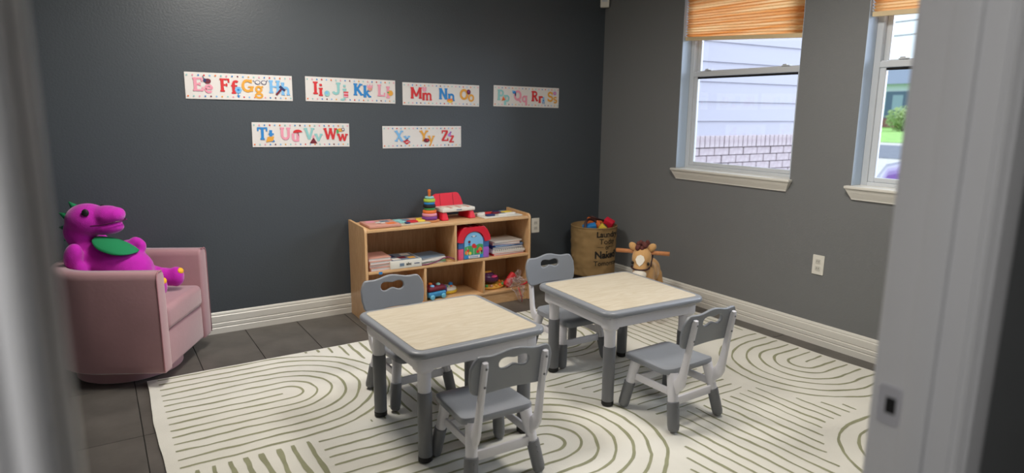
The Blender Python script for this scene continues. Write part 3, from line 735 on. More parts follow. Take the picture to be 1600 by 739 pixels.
# ================================================================ POSTERS
def arc(cx, cy, rx, ry, a0, a1, n=12): return [(cx+rx*cos(radians(a0+(a1-a0)*k/n)), cy+ry*sin(radians(a0+(a1-a0)*k/n))) for k in range(n+1)]
def sv(x, y0, y1, lo=1, hi=1, h=.17):      # stem with slab serifs
    o = [(.2, [(x, y0), (x, y1)])]
    if lo: o.append((.11, [(x-h, y0+.055), (x+h, y0+.055)]))
    if hi: o.append((.11, [(x-h, y1-.055), (x+h, y1-.055)]))
    return o
def ln(*p, w=.11): return [(w, list(p))]
X = .66
def dg(p, q, w=.19, s0=1, s1=1, h=.15):
    o = [(w, [p, q])]
    for pt, on in ((p, s0), (q, s1)):
        if on:
            yy = pt[1]+(.055 if pt[1] < .3 else -.055); o.append((.11, [(pt[0]-h, yy), (pt[0]+h, yy)]))
    return o
GL = {
 'E': sv(.2, 0, 1)+ln((.2, .945), (.72, .945))+ln((.2, .055), (.74, .055))+ln((.2, .52), (.5, .52))+ln((.68, 1), (.68, .7))+ln((.7, 0), (.7, .3))+ln((.52, .4), (.52, .64)),
 'F': sv(.2, 0, 1)+ln((.2, .945), (.72, .945))+ln((.2, .52), (.5, .52))+ln((.68, 1), (.68, .7))+ln((.52, .4), (.52, .64)),
 'G': [(.18, arc(.42, .5, .36, .41, 50, 320))]+ln((.45, .42), (.88, .42))+[(.18, [(.72, .42), (.72, .08)])]+ln((.7, 1), (.7, .72)),
 'H': sv(.2, 0, 1)+sv(.74, 0, 1)+ln((.2, .5), (.74, .5)),
 'I': sv(.22, 0, 1, h=.2), 'J': sv(.5, .3, 1, lo=0, h=.2)+[(.18, arc(.28, .3, .22, .21, 0, -170))],
 'K': sv(.2, 0, 1)+dg((.28, .45), (.68, .98), .15, 0, 1)+dg((.38, .55), (.76, .02), .19, 0, 1),
 'L': sv(.2, 0, 1)+ln((.2, .055), (.72, .055))+ln((.68, 0), (.68, .32)),
 'M': sv(.18, 0, 1, h=.15)+sv(.98, 0, 1, h=.15)+[(.17, [(.2, .98), (.58, .2)]), (.15, [(.58, .2), (.96, .98)])],
 'N': sv(.16, 0, 1, h=.15)+sv(.74, 0, 1, h=.15)+[(.18, [(.18, .98), (.72, .02)])],
 'O': [(.19, arc(.44, .5, .34, .41, 0, 360, 24))],
 'P': sv(.2, 0, 1)+[(.16, [(.2, .93), (.42, .93)]+arc(.42, .68, .24, .25, 90, -90)+[(.2, .43)])],
 'Q': [(.19, arc(.44, .5, .34, .41, 0, 360, 24))]+ln((.42, .22), (.84, -.16), w=.15),
 'R': sv(.2, 0, 1)+[(.15, [(.2, .93), (.42, .93)]+arc(.42, .72, .22, .21, 90, -90)+[(.2, .51)])]+dg((.42, .5), (.72, .02), .19, 0, 1, .13),
 'S': [(.17, arc(.38, .72, .24, .2, 30, 260)+arc(.38, .3, .27, .22, 80, -150))]+ln((.62, .95), (.62, .7))+ln((.11, .06), (.11, .32)),
 'T': sv(.42, 0, 1, hi=0)+ln((.04, .945), (.8, .945))+ln((.08, 1), (.08, .7))+ln((.76, 1), (.76, .7)),
 'U': sv(.18, .35, 1, lo=0)+sv(.7, .35, 1, lo=0)+[(.18, arc(.44, .36, .26, .28, 180, 360))],
 'V': dg((.14, .98), (.44, .04), .19, 1, 0)+dg((.74, .98), (.44, .04), .14, 1, 0),
 'W': dg((.12, .98), (.36, .04), .18, 1, 0, .13)+dg((.60, .98), (.36, .04), .13, 1, 0, .13)+dg((.58, .98), (.82, .04), .18, 0, 0)+dg((1.04, .98), (.82, .04), .13, 1, 0, .13),
 'X': dg((.14, .98), (.72, .02))+dg((.70, .98), (.14, .02), .13),
 'Y': dg((.12, .98), (.42, .48), .18, 1, 0)+dg((.72, .98), (.42, .48), .13, 1, 0)+sv(.42, 0, .5, hi=0),
 'Z': ln((.08, .945), (.7, .945))+ln((.06, .055), (.74, .055))+[(.18, [(.66, .92), (.14, .08)])]+ln((.12, 1), (.12, .72))+ln((.7, 0), (.7, .28)),
 'e': [(.15, [(.1, .35), (.56, .35)]+arc(.33, .33, .24, .27, 5, 320))],
 'f': sv(.24, 0, .8, hi=0)+[(.16, arc(.42, .78, .18, .17, 180, 40))]+ln((.06, X-.05), (.52, X-.05)),
 'g': [(.15, arc(.3, .4, .2, .2, 0, 360, 18)), (.14, arc(.3, -.1, .25, .16, 0, 360, 18))]+ln((.44, .56), (.64, .62)),
 'h': sv(.16, 0, 1, h=.14)+[(.16, arc(.38, .38, .2, .22, 170, 0)+[(.58, .05)])]+ln((.44, .055), (.72, .055)),
 'i': sv(.2, 0, X)+[(.2, [(.2, .8), (.2, .98)])], 'j': sv(.3, -.12, X, lo=0)+[(.15, arc(.14, -.12, .16, .14, 0, -150))]+[(.2, [(.3, .8), (.3, .98)])],
 'k': sv(.16, 0, 1, h=.14)+dg((.22, .3), (.52, .64), .13, 0, 1, .12)+dg((.3, .38), (.6, .02), .17, 0, 1, .12),
 'l': sv(.2, 0, 1), 'm': sv(.14, 0, X, h=.12)+[(.15, arc(.32, .42, .17, .19, 170, 0)+[(.49, .05)]), (.15, arc(.67, .42, .18, .19, 170, 0)+[(.85, .05)])]+ln((.38, .055), (.6, .055))+ln((.74, .055), (.98, .055)),
 'n': sv(.16, 0, X, h=.14)+[(.16, arc(.38, .4, .2, .2, 170, 0)+[(.58, .05)])]+ln((.44, .055), (.72, .055)),
 'o': [(.15, arc(.32, .33, .24, .27, 0, 360, 20))],
 'p': sv(.16, -.3, X, h=.14)+[(.15, arc(.36, .33, .22, .26, 150, -150))], 'q': sv(.56, -.3, X, hi=0, h=.14)+[(.15, arc(.34, .33, .22, .26, 30, 330))],
 'r': sv(.16, 0, X, h=.14)+[(.15, arc(.36, .44, .18, .16, 160, 30))],
 's': [(.14, arc(.26, .47, .16, .13, 30, 260)+arc(.26, .2, .18, .14, 80, -150))],
 't': sv(.22, .12, .92, lo=0, hi=0)+[(.15, arc(.38, .16, .16, .12, 180, 310))]+ln((.04, X-.05), (.46, X-.05)),
 'u': sv(.16, .22, X, lo=0, h=.12)+sv(.54, 0, X, h=.12)+[(.15, arc(.35, .24, .19, .18, 180, 350))],
 'v': dg((.1, X-.02), (.33, .04), .17, 1, 0, .12)+dg((.56, X-.02), (.33, .04), .12, 1, 0, .12),
 'w': dg((.1, X-.02), (.28, .04), .16, 1, 0, .12)+dg((.46, X-.02), (.28, .04), .11, 0, 0)+dg((.46, X-.02), (.64, .04), .16, 0, 0)+dg((.82, X-.02), (.64, .04), .11, 1, 0, .12),
 'x': dg((.12, X-.02), (.54, .02), .17, h=.12)+dg((.52, X-.02), (.12, .02), .11, h=.12),
 'y': dg((.1, X-.02), (.33, .06), .17, 1, 0, .12)+dg((.58, X-.02), (.2, -.28), .12, 1, 0, .12)+ln((.1, -.26), (.26, -.26)),
 'z': ln((.08, X-.055), (.54, X-.055))+ln((.06, .055), (.56, .055))+[(.16, [(.5, .62), (.14, .05)])],
}
GWD = dict(E=.8, F=.78, G=.95, H=.96, I=.46, J=.72, K=.88, L=.8, M=1.16, N=.92, O=.9, P=.76, Q=.9, R=.88, S=.76, T=.86, U=.9, V=.9, W=1.18, X=.88, Y=.84, Z=.8,
           e=.64, f=.5, g=.62, h=.74, i=.4, j=.46, k=.68, l=.4, m=1.0, n=.74, o=.64, p=.66, q=.72, r=.54, s=.5, t=.5, u=.72, v=.66, w=.92, x=.66, y=.68, z=.62)
def glyph(bm, ch, ox, oy, sz, z):
    zz = z
    for wd, pts in GL[ch]:
        zz += .00002; L_, R_ = [], []; pts = [Vector(p) for p in pts]
        for i, p in enumerate(pts):
            t = (pts[min(i+1, len(pts)-1)]-pts[max(i-1, 0)]).normalized(); nn = Vector((-t.y, t.x))*wd*.56
            for S_, q in ((L_, p+nn), (R_, p-nn)): S_.append(bm.verts.new((ox+q.x*sz, oy+q.y*sz, zz)))
        for i in range(len(pts)-1): bm.faces.new((R_[i], R_[i+1], L_[i+1], L_[i]))
def disc(bm, x, y, rx, ry, z, n=14, mi=0, a0=0, a1=360):
    vs = [bm.verts.new((x+rx*cos(radians(a0+(a1-a0)*k/n)), y+ry*sin(radians(a0+(a1-a0)*k/n)), z)) for k in range(n+(a1-a0 < 360))]
    f = bm.faces.new(vs); f.material_index = mi
def poly(bm, pts, z, mi=0):
    f = bm.faces.new([bm.verts.new((x, y, z)) for x, y in pts]); f.material_index = mi
def bar(bm, x0, y0, x1, y1, wd, z, mi=0):
    a = Vector((x0, y0)); b = Vector((x1, y1)); t = (b-a).normalized(); nn = Vector((-t.y, t.x))*wd/2
    poly(bm, [tuple(a-nn), tuple(b-nn), tuple(b+nn), tuple(a+nn)], z, mi)
def icon(bm, kind, x, y, s, z):      # little printed pictures beside the letters; material slots index ICM
    i = lambda k: ICK.index(k); z2 = z+.00006; z3 = z+.00012
    if kind == 'ladybird': disc(bm, x, y, s*.5, s*.4, z, mi=i('maroon')); disc(bm, x-s*.4, y+s*.1, s*.25, s*.3, z2, mi=i('navy')); disc(bm, x+s*.1, y+s*.05, s*.1, s*.1, z3, mi=i('navy')); bar(bm, x-s*.5, y+s*.3, x-s*.7, y+s*.8, s*.08, z, i('navy'))
    if kind == 'flower':
        for a in range(0, 360, 60): disc(bm, x+s*.3*cos(radians(a)), y+s*.3*sin(radians(a)), s*.25, s*.25, z+a*1e-7, mi=i('sky'))
        disc(bm, x, y, s*.2, s*.2, z3, mi=i('blue')); bar(bm, x, y-s*.4, x-s*.1, y-s*1.1, s*.12, z, i('blue')); disc(bm, x, y-s*.95, s*.25, s*.1, z2, mi=i('blue'))
    if kind == 'glasses':
        for q in (-.5, .5):
            disc(bm, x+q*s, y, s*.44, s*.34, z, mi=i('navy')); disc(bm, x+q*s, y, s*.34, s*.25, z2, mi=i('paper'))
        bar(bm, x-s, y+s*.1, x-s*1.2, y+s*.3, s*.1, z, i('navy')); bar(bm, x+s*.9, y+s*.1, x+s*1.1, y+s*.4, s*.1, z, i('navy'))
    if kind == 'hammer': bar(bm, x-s*.6, y-s*.6, x+s*.2, y+s*.3, s*.28, z, i('maroon')); bar(bm, x-s*.1, y+s*.6, x+s*.6, y, s*.35, z2, i('navy'))
    if kind == 'iceball': disc(bm, x, y, s*.5, s*.5, z, mi=i('teal')); disc(bm, x-s*.1, y+s*.1, s*.25, s*.25, z2, mi=i('sky'))
    if kind == 'jar': bar(bm, x, y-s*.5, x, y+s*.3, s*.8, z, i('pink')); bar(bm, x, y+s*.3, x, y+s*.5, s*.9, z2, i('red')); bar(bm, x, y-s*.2, x, y, s*.8, z2, i('red'))
    if kind == 'crown': poly(bm, [(x-s*.5, y-s*.3), (x+s*.5, y-s*.3), (x+s*.5, y+s*.4), (x+s*.2, y), (x, y+s*.5), (x-s*.2, y), (x-s*.5, y+s*.4)], z, i('pink')); disc(bm, x, y-s*.5, s*.4, s*.3, z2, mi=i('salmon'))
    if kind == 'lemon': disc(bm, x, y, s*.5, s*.5, z, mi=i('gold')); disc(bm, x-s*.45, y+s*.1, s*.2, s*.14, z2, mi=i('leaf'))
    if kind == 'mouse': disc(bm, x, y, s*.4, s*.35, z, mi=i('pink')); disc(bm, x-s*.3, y+s*.35, s*.2, s*.2, z2, mi=i('pink')); disc(bm, x+s*.25, y+s*.35, s*.2, s*.2, z2, mi=i('pink'))
    if kind == 'nest': disc(bm, x, y, s*.7, s*.3, z, mi=i('gold')); bar(bm, x-s*.5, y+s*.2, x+s*.5, y+s*.25, s*.3, z2, i('orange')); disc(bm, x, y-s*.25, s*.4, s*.15, z3, mi=i('yell'))
    if kind == 'ball': disc(bm, x, y, s*.45, s*.5, z, mi=i('maroon')); disc(bm, x, y+s*.1, s*.2, s*.2, z2, mi=i('purple'))
    if kind == 'pizza': poly(bm, [(x-s*.5, y-s*.5), (x+s*.6, y-s*.3), (x, y+s*.5)], z, i('orange')); disc(bm, x, y-s*.15, s*.13, s*.13, z2, mi=i('red')); disc(bm, x+s*.25, y-s*.25, s*.1, s*.1, z2, mi=i('red')); disc(bm, x-s*.3, y-s*.35, s*.1, s*.1, z2, mi=i('leaf'))
    if kind == 'bird': disc(bm, x, y, s*.45, s*.3, z, mi=i('blue')); disc(bm, x+s*.3, y-s*.4, s*.15, s*.4, z2, mi=i('navy')); disc(bm, x-s*.35, y+s*.2, s*.2, s*.18, z2, mi=i('sky'))
    if kind == 'robot': bar(bm, x, y-s*.4, x, y+s*.15, s*.6, z, i('sky')); bar(bm, x, y+s*.2, x, y+s*.6, s*.4, z, i('sky')); disc(bm, x, y-s*.1, s*.12, s*.12, z2, mi=i('navy')); bar(bm, x-s*.2, y-s*.8, x-s*.2, y-s*.4, s*.15, z, i('blue')); bar(bm, x+s*.2, y-s*.8, x+s*.2, y-s*.4, s*.15, z, i('blue'))
    if kind == 'shell': disc(bm, x, y, s*.5, s*.5, z, mi=i('lilac')); disc(bm, x, y, s*.25, s*.3, z2, mi=i('pink'))
    if kind == 'block': poly(bm, [(x-s*.7, y-s*.5), (x+s*.5, y-s*.3), (x+s*.7, y+s*.5), (x-s*.4, y+s*.4)], z, i('gold'))
    if kind == 'umbrella': disc(bm, x, y, s*.8, s*.5, z, mi=i('red'), a0=10, a1=190); bar(bm, x, y, x+s*.2, y-s*.8, s*.12, z2, i('maroon')); disc(bm, x+s*.1, y-s*.7, s*.2, s*.12, z3, mi=i('pink'))
    if kind == 'volcano': poly(bm, [(x-s*.6, y-s*.5), (x+s*.6, y-s*.5), (x, y+s*.45)], z, i('maroon')); disc(bm, x, y+s*.55, s*.16, s*.25, z2, mi=i('pink'))
    if kind == 'worm': disc(bm, x, y, s*.6, s*.3, z, mi=i('gold')); disc(bm, x+s*.5, y+s*.1, s*.3, s*.3, z2, mi=i('navy')); disc(bm, x+s*.5, y+s*.1, s*.18, s*.18, z3, mi=i('paper')); disc(bm, x-s*.5, y-s*.3, s*.2, s*.4, z2, mi=i('leaf'))
    if kind == 'xylophone': poly(bm, [(x-s*.7, y-s*.1), (x, y-s*.7), (x+s*.7, y-s*.2), (x+s*.1, y+s*.2)], z, i('red')); bar(bm, x-s*.4, y-s*.1, x+s*.3, y+s*.4, s*.1, z2, i('navy')); bar(bm, x-s*.2, y-s*.3, x+s*.4, y-s*.2, s*.12, z3, i('paper'))
    if kind == 'yoyo': disc(bm, x, y, s*.65, s*.4, z, mi=i('maroon')); disc(bm, x+s*.2, y+s*.05, s*.2, s*.15, z2, mi=i('red'))
    if kind == 'zebra': disc(bm, x, y, s*.35, s*.3, z, mi=i('lilac')); bar(bm, x+s*.1, y, x+s*.3, y+s*.7, s*.25, z2, i('lilac')); bar(bm, x-s*.1, y+s*.3, x+s*.5, y+s*.6, s*.1, z3, i('purple'))
ICK = ['maroon', 'navy', 'sky', 'blue', 'paper', 'teal', 'pink', 'red', 'salmon', 'gold', 'leaf', 'orange', 'yell', 'purple', 'lilac']
ICM = [M['paper'] if k == 'paper' else pc(k, .6) for k in ICK]
def poster(name_txt, corners, pairs, label):
    # corners: top-left, top-right, bottom-left (x,z) on the back wall
    (x0, z0), (x1, z1), (xb, zb) = corners
    Wd = math.hypot(x1-x0, z1-z0); Hh = math.hypot(xb-x0, zb-z0); ang = math.atan2(z1-z0, x1-x0)
    t = thing('alphabet_poster', label, 'poster', (x0, -.0045, z0), 0, 'alphabet strips on the charcoal wall')
    t.rotation_euler = (pi/2, -ang, 0)
    bm = bmesh.new(); n = 16; rows = []
    for k in range(n+1):
        u = k/n; lift = .004*math.sin(pi*u)**2*.4
        rows.append([bm.verts.new((u*Wd, -v*Hh, .0+lift*(v > .5)*1.6*(v-.5)*2 if v > .5 else .0)) for v in (0, .25, .5, .75, 1)])
    for a, b in zip(rows, rows[1:]):
        for k in range(4): bm.faces.new((a[k+1], b[k+1], b[k], a[k]))
    q = bmesh.ops.extrude_face_region(bm, geom=bm.faces[:])
    for g_ in q['geom']:
        if isinstance(g_, bmesh.types.BMVert): g_.co.z -= .0006
    bmesh.ops.recalc_face_normals(bm, faces=bm.faces)
    done(bm, 'paper_sheet', M['paper'], t)
    Z0 = .0036
    bm = bmesh.new(); kk = ['teal', 'pink', 'blue', 'red', 'sky', 'orange', 'teal', 'pink', 'blue', 'maroon', 'sky', 'gold']; ci = [ICK.index(k) for k in kk]
    nd = 20
    for r, yy in enumerate((-.016, -Hh+.016)):
        for k in range(nd): disc(bm, .012+(Wd-.024)*k/(nd-1), yy, .0046, .0046, Z0, 10, ci[(k*1+r*5) % 12])
    done(bm, 'border_dots', ICM, t)['kind'] = 'stuff'
    for (A_, a_, colr, xc, ic, ix, iy, isz) in pairs:
        sz = Hh*.50; wA, wa = GWD[A_], GWD[a_]*1.0
        wT = (wA+wa)*sz; xs = xc*Wd-wT/2; yb = -Hh*.72
        bm = bmesh.new(); glyph(bm, A_, xs, yb+Hh*.02, sz, Z0); glyph(bm, a_, xs+wA*sz, yb-Hh*.05, sz*1.0, Z0)
        done(bm, 'printed_letters', pc(colr, .6), t)
        bm = bmesh.new(); icon(bm, ic, ix*Wd, -iy*Hh, isz*Hh*.24, Z0+.0007); done(bm, 'printed_picture', ICM, t)
K_ = .871
def cz(a, b, c): return [(p[0]*K_, p[1]*K_) for p in (a, b, c)]
poster('a', cz((-3.521, 1.785), (-2.84, 1.78), (-3.524, 1.614)), [('E', 'e', 'pink', .155, 'ladybird', .2, .32, 1), ('F', 'f', 'red', .385, 'flower', .475, .62, 1), ('G', 'g', 'gold', .61, 'glasses', .69, .3, 1), ('H', 'h', 'sky', .87, 'hammer', .88, .6, 1.2)], 'long white alphabet strip reading Ee Ff Gg Hh, upper row, far left')
poster('b', cz((-2.748, 1.783), (-2.067, 1.774), (-2.749, 1.61)), [('I', 'i', 'red', .13, 'iceball', .225, .66, 1), ('J', 'j', 'teal', .36, 'jar', .43, .68, 1), ('K', 'k', 'blue', .61, 'crown', .7, .3, 1), ('L', 'l', 'pink', .86, 'lemon', .94, .55, 1)], 'white alphabet strip reading Ii Jj Kk Ll, upper row')
poster('c', cz((-2.008, 1.764), (-1.328, 1.759), (-2.009, 1.592)), [('M', 'm', 'red', .23, 'mouse', .27, .3, 1), ('N', 'n', 'blue', .56, 'nest', .60, .76, 1), ('O', 'o', 'gold', .83, 'ball', .85, .33, 1)], 'white alphabet strip reading Mm Nn Oo, upper row')
poster('d', cz((-1.189, 1.765), (-.51, 1.757), (-1.188, 1.592)), [('P', 'p', 'teal', .14, 'pizza', .14, .62, .9), ('Q', 'q', 'pink', .40, 'bird', .30, .3, 1), ('R', 'r', 'red', .65, 'robot', .75, .62, 1), ('S', 's', 'gold', .89, 'shell', .93, .27, .8)], 'white alphabet strip reading Pp Qq Rr Ss, upper row nearest the room corner')
poster('e', cz((-3.127, 1.462), (-2.441, 1.452), (-3.129, 1.292)), [('T', 't', 'blue', .13, 'block', .17, .68, 1), ('U', 'u', 'pink', .37, 'umbrella', .45, .4, 1), ('V', 'v', 'teal', .61, 'volcano', .61, .72, 1.1), ('W', 'w', 'red', .85, 'worm', .9, .28, 1)], 'white alphabet strip reading Tt Uu Vv Ww, lower row left')
poster('f', cz((-2.181, 1.432), (-1.5, 1.429), (-2.181, 1.262)), [('X', 'x', 'sky', .24, 'xylophone', .29, .66, 1.1), ('Y', 'y', 'gold', .55, 'yoyo', .54, .66, 1), ('Z', 'z', 'red', .82, 'zebra', .84, .42, 1)], 'white alphabet strip reading Xx Yy Zz, lower row right')

# ================================================================ SHELF UNIT
SH = thing('toy_shelf', 'low light pine shelf unit with five open compartments against the charcoal wall', 'shelf', (-1.548, -.192, 0), radians(-1.0))
hw, hd = .618, .157
for s in (-1, 1):
    pr_ = [(-hd, 0), (-hd, .600)] + [(-hd+.03-.03*cos(radians(a)), .602+.03*sin(radians(a))) for a in (15, 30, 45, 60, 75, 90)] + [(hd, .640), (hd, 0)]
    plate('side_panel', [pr_[::-1]], .018, M['pinev'], SH, bev=.0025, M4=Matrix.Translation((s*(hw-.009), 0, 0)) @ Matrix.Rotation(pi/2, 4, 'Z') @ Matrix.Rotation(pi/2, 4, 'X'))
iw = hw-.0185
box('top_board', (-iw, -hd+.002, .597), (iw, hd-.008, .615), M['pine'], SH, bev=.002)
box('middle_board', (-iw, -hd+.004, .327), (iw, hd-.008, .345), M['pine'], SH, bev=.002)
box('bottom_board', (-iw, -hd+.004, .075), (iw, hd-.008, .093), M['pine'], SH, bev=.002)
box('kick_board', (-iw, -hd+.012, .001), (iw, -hd+.028, .0745), M['pine'], SH)
box('back_panel', (-iw, hd-.0075, .001), (iw, hd, .617), M['pineback'], SH)
for x, z0, z1 in ((.018, .3455, .5965), (-.207, .0935, .3265), (.236, .0935, .3265)):
    box('divider', (x-.008, -hd+.006, z0), (x+.008, hd-.008, z1), M['pinev'], SH, bev=.002)
ZT, ZM, ZB = .616, .346, .094

def book(x, y, z, w, d, h, rz, cov, label, group=None, cat='book', name='book'):
    t = thing(name, label, cat, (x, y, z), radians(rz), group)
    c = pc(cov) if isinstance(cov, str) else cov
    bm = bmesh.new()
    bx(bm, -w/2, -d/2, 0, w/2, d/2, .0018); bx(bm, -w/2, -d/2, h-.0018, w/2, d/2, h); bx(bm, -w/2, -d/2, .0018, -w/2+.002, d/2, h-.0018)
    done(bm, 'cover', c, t)
    box('pages', (-w/2+.0025, -d/2+.003, .002), (w/2-.004, d/2-.003, h-.002), M['paper'], t)
    return t
# top of the shelf
t = thing('puzzle_box', 'flat salmon pink puzzle box lying at the left end of the shelf top', 'puzzle', (-2.015, -.215, ZT), radians(-2))
box('box_lid', (-.105, -.105, .004), (.105, .105, .020), pc('salmon'), t, bev=.002); box('box_base', (-.102, -.102, 0), (.102, .102, .0035), M['canvas'], t)
for q, (x, y) in enumerate(((-.05, .05), (.04, .04), (-.03, -.04), (.055, -.05), (.0, .0))):
    box('printed_patch', (x-.03, y-.028, .0202), (x+.03, y+.028, .0206), pc(['pink', 'slate', 'salmon', 'orange', 'ivory'][q]), t)
t = thing('puzzle_board', 'thin wooden puzzle board with teal, red and yellow shapes beside the pink box', 'puzzle', (-1.80, -.205, ZT), radians(1))
box('board', (-.105, -.095, 0), (.105, .095, .008), M['laminate'], t, bev=.002)
for x, y, c, s in ((-.07, .05, 'teal', .03), (-.02, .045, 'slate', .028), (-.07, -.02, 'teal', .024), (.0, -.03, 'red', .032), (.03, .05, 'salmon', .03), (.075, .03, 'yell', .022), (.06, -.03, 'yell', .026), (-.05, -.065, 'navy', .016)):
    box('puzzle_piece', (x-s, y-s*.8, .008), (x+s, y+s*.8, .019), pc(c), t, bev=.003)
# stacking rings
t = thing('stacking_toy', 'wooden stacking ring tower in rainbow colours with one black ring', 'toy', (-1.662, -.213, ZT))
bm = bmesh.new(); lathe(bm, [(.064, 0), (.067, .003), (.067, .009), (.063, .012), (.01, .012)], 32); done(bm, 'base', M['dowel'], t, ang=50)
z = .0125
for r, c, h in ((.052, 'purple', .024), (.050, 'pink', .020), (.046, 'orange', .021), (.037, 'leaf', .017), (.042, 'black', .020), (.037, 'blue', .018), (.040, 'lime', .021), (.031, 'teal', .016)):
    bm = bmesh.new(); e = .004; lathe(bm, [(.010, 0), (r-e, 0), (r-.001, e*.6), (r, h/2), (r-.001, h-e*.6), (r-e, h-.0003), (.010, h-.0003)], 28, cap=False)
    done(bm, 'ring', M['black'] if c == 'black' else pc(c), t, ang=60).location = (0, 0, z); z += h
bm = bmesh.new(); lathe(bm, [(.009, .012), (.009, z+.03), (.011, z+.034), (.011, z+.042), (.006, z+.046)], 16); done(bm, 'peg', pc('orange'), t, ang=50)
# red toy keyboard
t = thing('toy_keyboard', 'red plastic toy keyboard stand with a white front edge on top of the shelf', 'toy', (-1.468, -.165, ZT), radians(2))
t.scale = (.94, .94, 1)
t.location.x += .012
rp = mat('red toy plastic', (226, 34, 56), .35)
pr2 = [(-.135, .06), (-.13, .12), (-.112, .155), (-.09, .165), (.09, .168), (.108, .16), (.125, .13), (.145, .06)]
plate('back_board', [pr2[::-1]], .010, rp, t, bev=.003, M4=Matrix.Translation((0, .085, 0)) @ Matrix.Rotation(radians(-12), 4, 'X') @ Matrix.Rotation(pi/2, 4, 'X'))
for x in (-.055, .055): 
    bm = bmesh.new(); bx(bm, x-.002, .0, .075, x+.002, .004, .16, bev=.0015); o = done(bm, 'groove', pm('darkred', (150, 16, 36)), t); o.location = (0, .078, 0); o.rotation_euler.x = radians(-12)
bm = bmesh.new(); bx(bm, -.138, -.085, .055, .138, .075, .080, bev=.006, seg=2); done(bm, 'key_bed', M['plate'], t, ang=40)
for k in range(10):
    x = -.12+k*.024; box('key', (x+.001, -.078, .0802), (x+.023, -.005, .084), [M['cream'], M['cream'], pc('salmon')][k % 3], t, bev=.001)
box('front_badge', (-.022, -.0862, .064), (.022, -.0852, .071), pc('slate'), t)
for s in (-1, 1):
    bm = bmesh.new(); vs = []
    for z_, x0, x1, y0, y1 in ((0, .085, .142, -.09, .09), (.055, .095, .130, -.07, .075)):
        vs.append([bm.verts.new((s*x, y, z_)) for x, y in ((x0, y0), (x1, y0), (x1, y1), (x0, y1))])
    for k in range(4): bm.faces.new((vs[0][k], vs[0][(k+1) % 4], vs[1][(k+1) % 4], vs[1][k]))
    bm.faces.new(vs[0]); bm.faces.new(vs[1]); bmesh.ops.recalc_face_normals(bm, faces=bm.faces); bmesh.ops.bevel(bm, geom=bm.edges[:], offset=.005, segments=2, affect='EDGES')
    done(bm, 'foot', rp, t, ang=50)
# board with pieces at the right end
t = thing('number_board', 'thin white board with blue, red and yellow pieces, right end of the shelf top', 'puzzle', (-1.125, -.215, ZT), radians(0))
box('board', (-.165, -.10, 0), (.150, .10, .007), M['plate'], t, bev=.002)
for x, y, c, sx_, sy_ in ((-.13, .03, 'ivory', .03, .014), (-.10, .055, 'ivory', .025, .012), (-.09, -.045, 'navy', .032, .018), (-.05, .05, 'red', .03, .018), (0, .02, 'maroon', .035, .016), (.03, .07, 'navy', .03, .014), (.07, .065, 'slate', .03, .012), (.02, -.03, 'slate', .02, .012), (.085, .02, 'yell', .036, .024), (.08, -.04, 'ivory', .04, .014), (.0, -.065, 'ivory', .035, .01)):
    box('wooden_piece', (x-sx_, y-sy_, .007), (x+sx_, y+sy_, .020), pc(c), t, bev=.003)
# middle shelf, left bay
for k in range(4):
    book(-2.058+[0, .004, -.002, 0][k], -.235+[0, .01, .004, .012][k], ZM+k*.0205, .15, .19, .020, [2, -3, 1, -3][k], 'salmon',
         ['lowest salmon board book in the stack at the left end of the middle shelf', 'second salmon board book from below at the left end of the middle shelf', 'third salmon board book from below at the left end of the middle shelf', 'top salmon board book at the left end of the middle shelf'][k], 'board books at the left end of the middle shelf')
t = thing('bookmark_tag', 'small blue tag dangling over the middle shelf edge at the left', 'tag', (-2.075, -.352, ZM-.018)); box('tag', (-.012, -.001, 0), (.012, .0005, .016), pc('blue'), t)
t = thing('game_box', 'white cardboard game box with dark pictures on its lid, middle shelf', 'box', (-1.895, -.225, ZM), radians(-2))
t.location.x += .006
box('carton', (-.108, -.115, 0), (.108, .105, .052), M['plate'], t, bev=.002)
box('lid_print', (-.100, -.105, .0522), (.100, .098, .0526), pc('slate'), t)
for x, y, s, c in ((-.06, .03, .03, 'navy'), (0, -.03, .028, 'maroon'), (.05, .05, .03, 'ivory'), (.06, -.05, .024, 'gold'), (-.05, -.06, .026, 'ivory')): box('lid_picture', (x-s, y-s, .0527), (x+s, y+s, .053), pc(c), t)
box('side_label', (-.045, -.1162, .014), (-.015, -.1152, .034), pc('slate'), t); text_obj('side_lettering', 'abc', .026, M['ink'], t, Matrix.Translation((.0, -.1162, .018)) @ Matrix.Rotation(pi/2, 4, 'X'), .0005)
box('side_stripe', (.055, -.1162, .022), (.092, -.1152, .027), pc('navy'), t)
for k in range(5):
    book(-1.69+[0, .01, -.008, .012, 0][k], -.235+[0, .008, .0, .012, .02][k], ZM+.001+k*.0085, .185, .17, .008, [4, -6, 8, -3, 10][k], ['ivory', 'leaf', 'ivory', 'ivory', 'slate'][k],
         ['lowest thin booklet in the loose pile beside the toy house', 'thin green booklet low in the loose pile beside the toy house', 'thin pale booklet in the middle of the loose pile beside the toy house', 'thin white booklet just below the top of the loose pile beside the toy house', 'top slate grey booklet on the loose pile beside the toy house'][k], 'thin booklets on the middle shelf')
bm = bmesh.new()
tube(bm, [(-1.80, -.336, ZM+.004), (-1.74, -.340, ZM+.005), (-1.68, -.337, ZM+.014), (-1.62, -.335, ZM+.034), (-1.585, -.330, ZM+.036), (-1.545, -.335, ZM+.020), (-1.535, -.34, ZM+.012)], .0042, 8)
tag(done(bm, 'ribbon', mat('plum ribbon', (120, 34, 84), .5), None), 'plum coloured cord curling over the booklets on the middle shelf', 'cord')
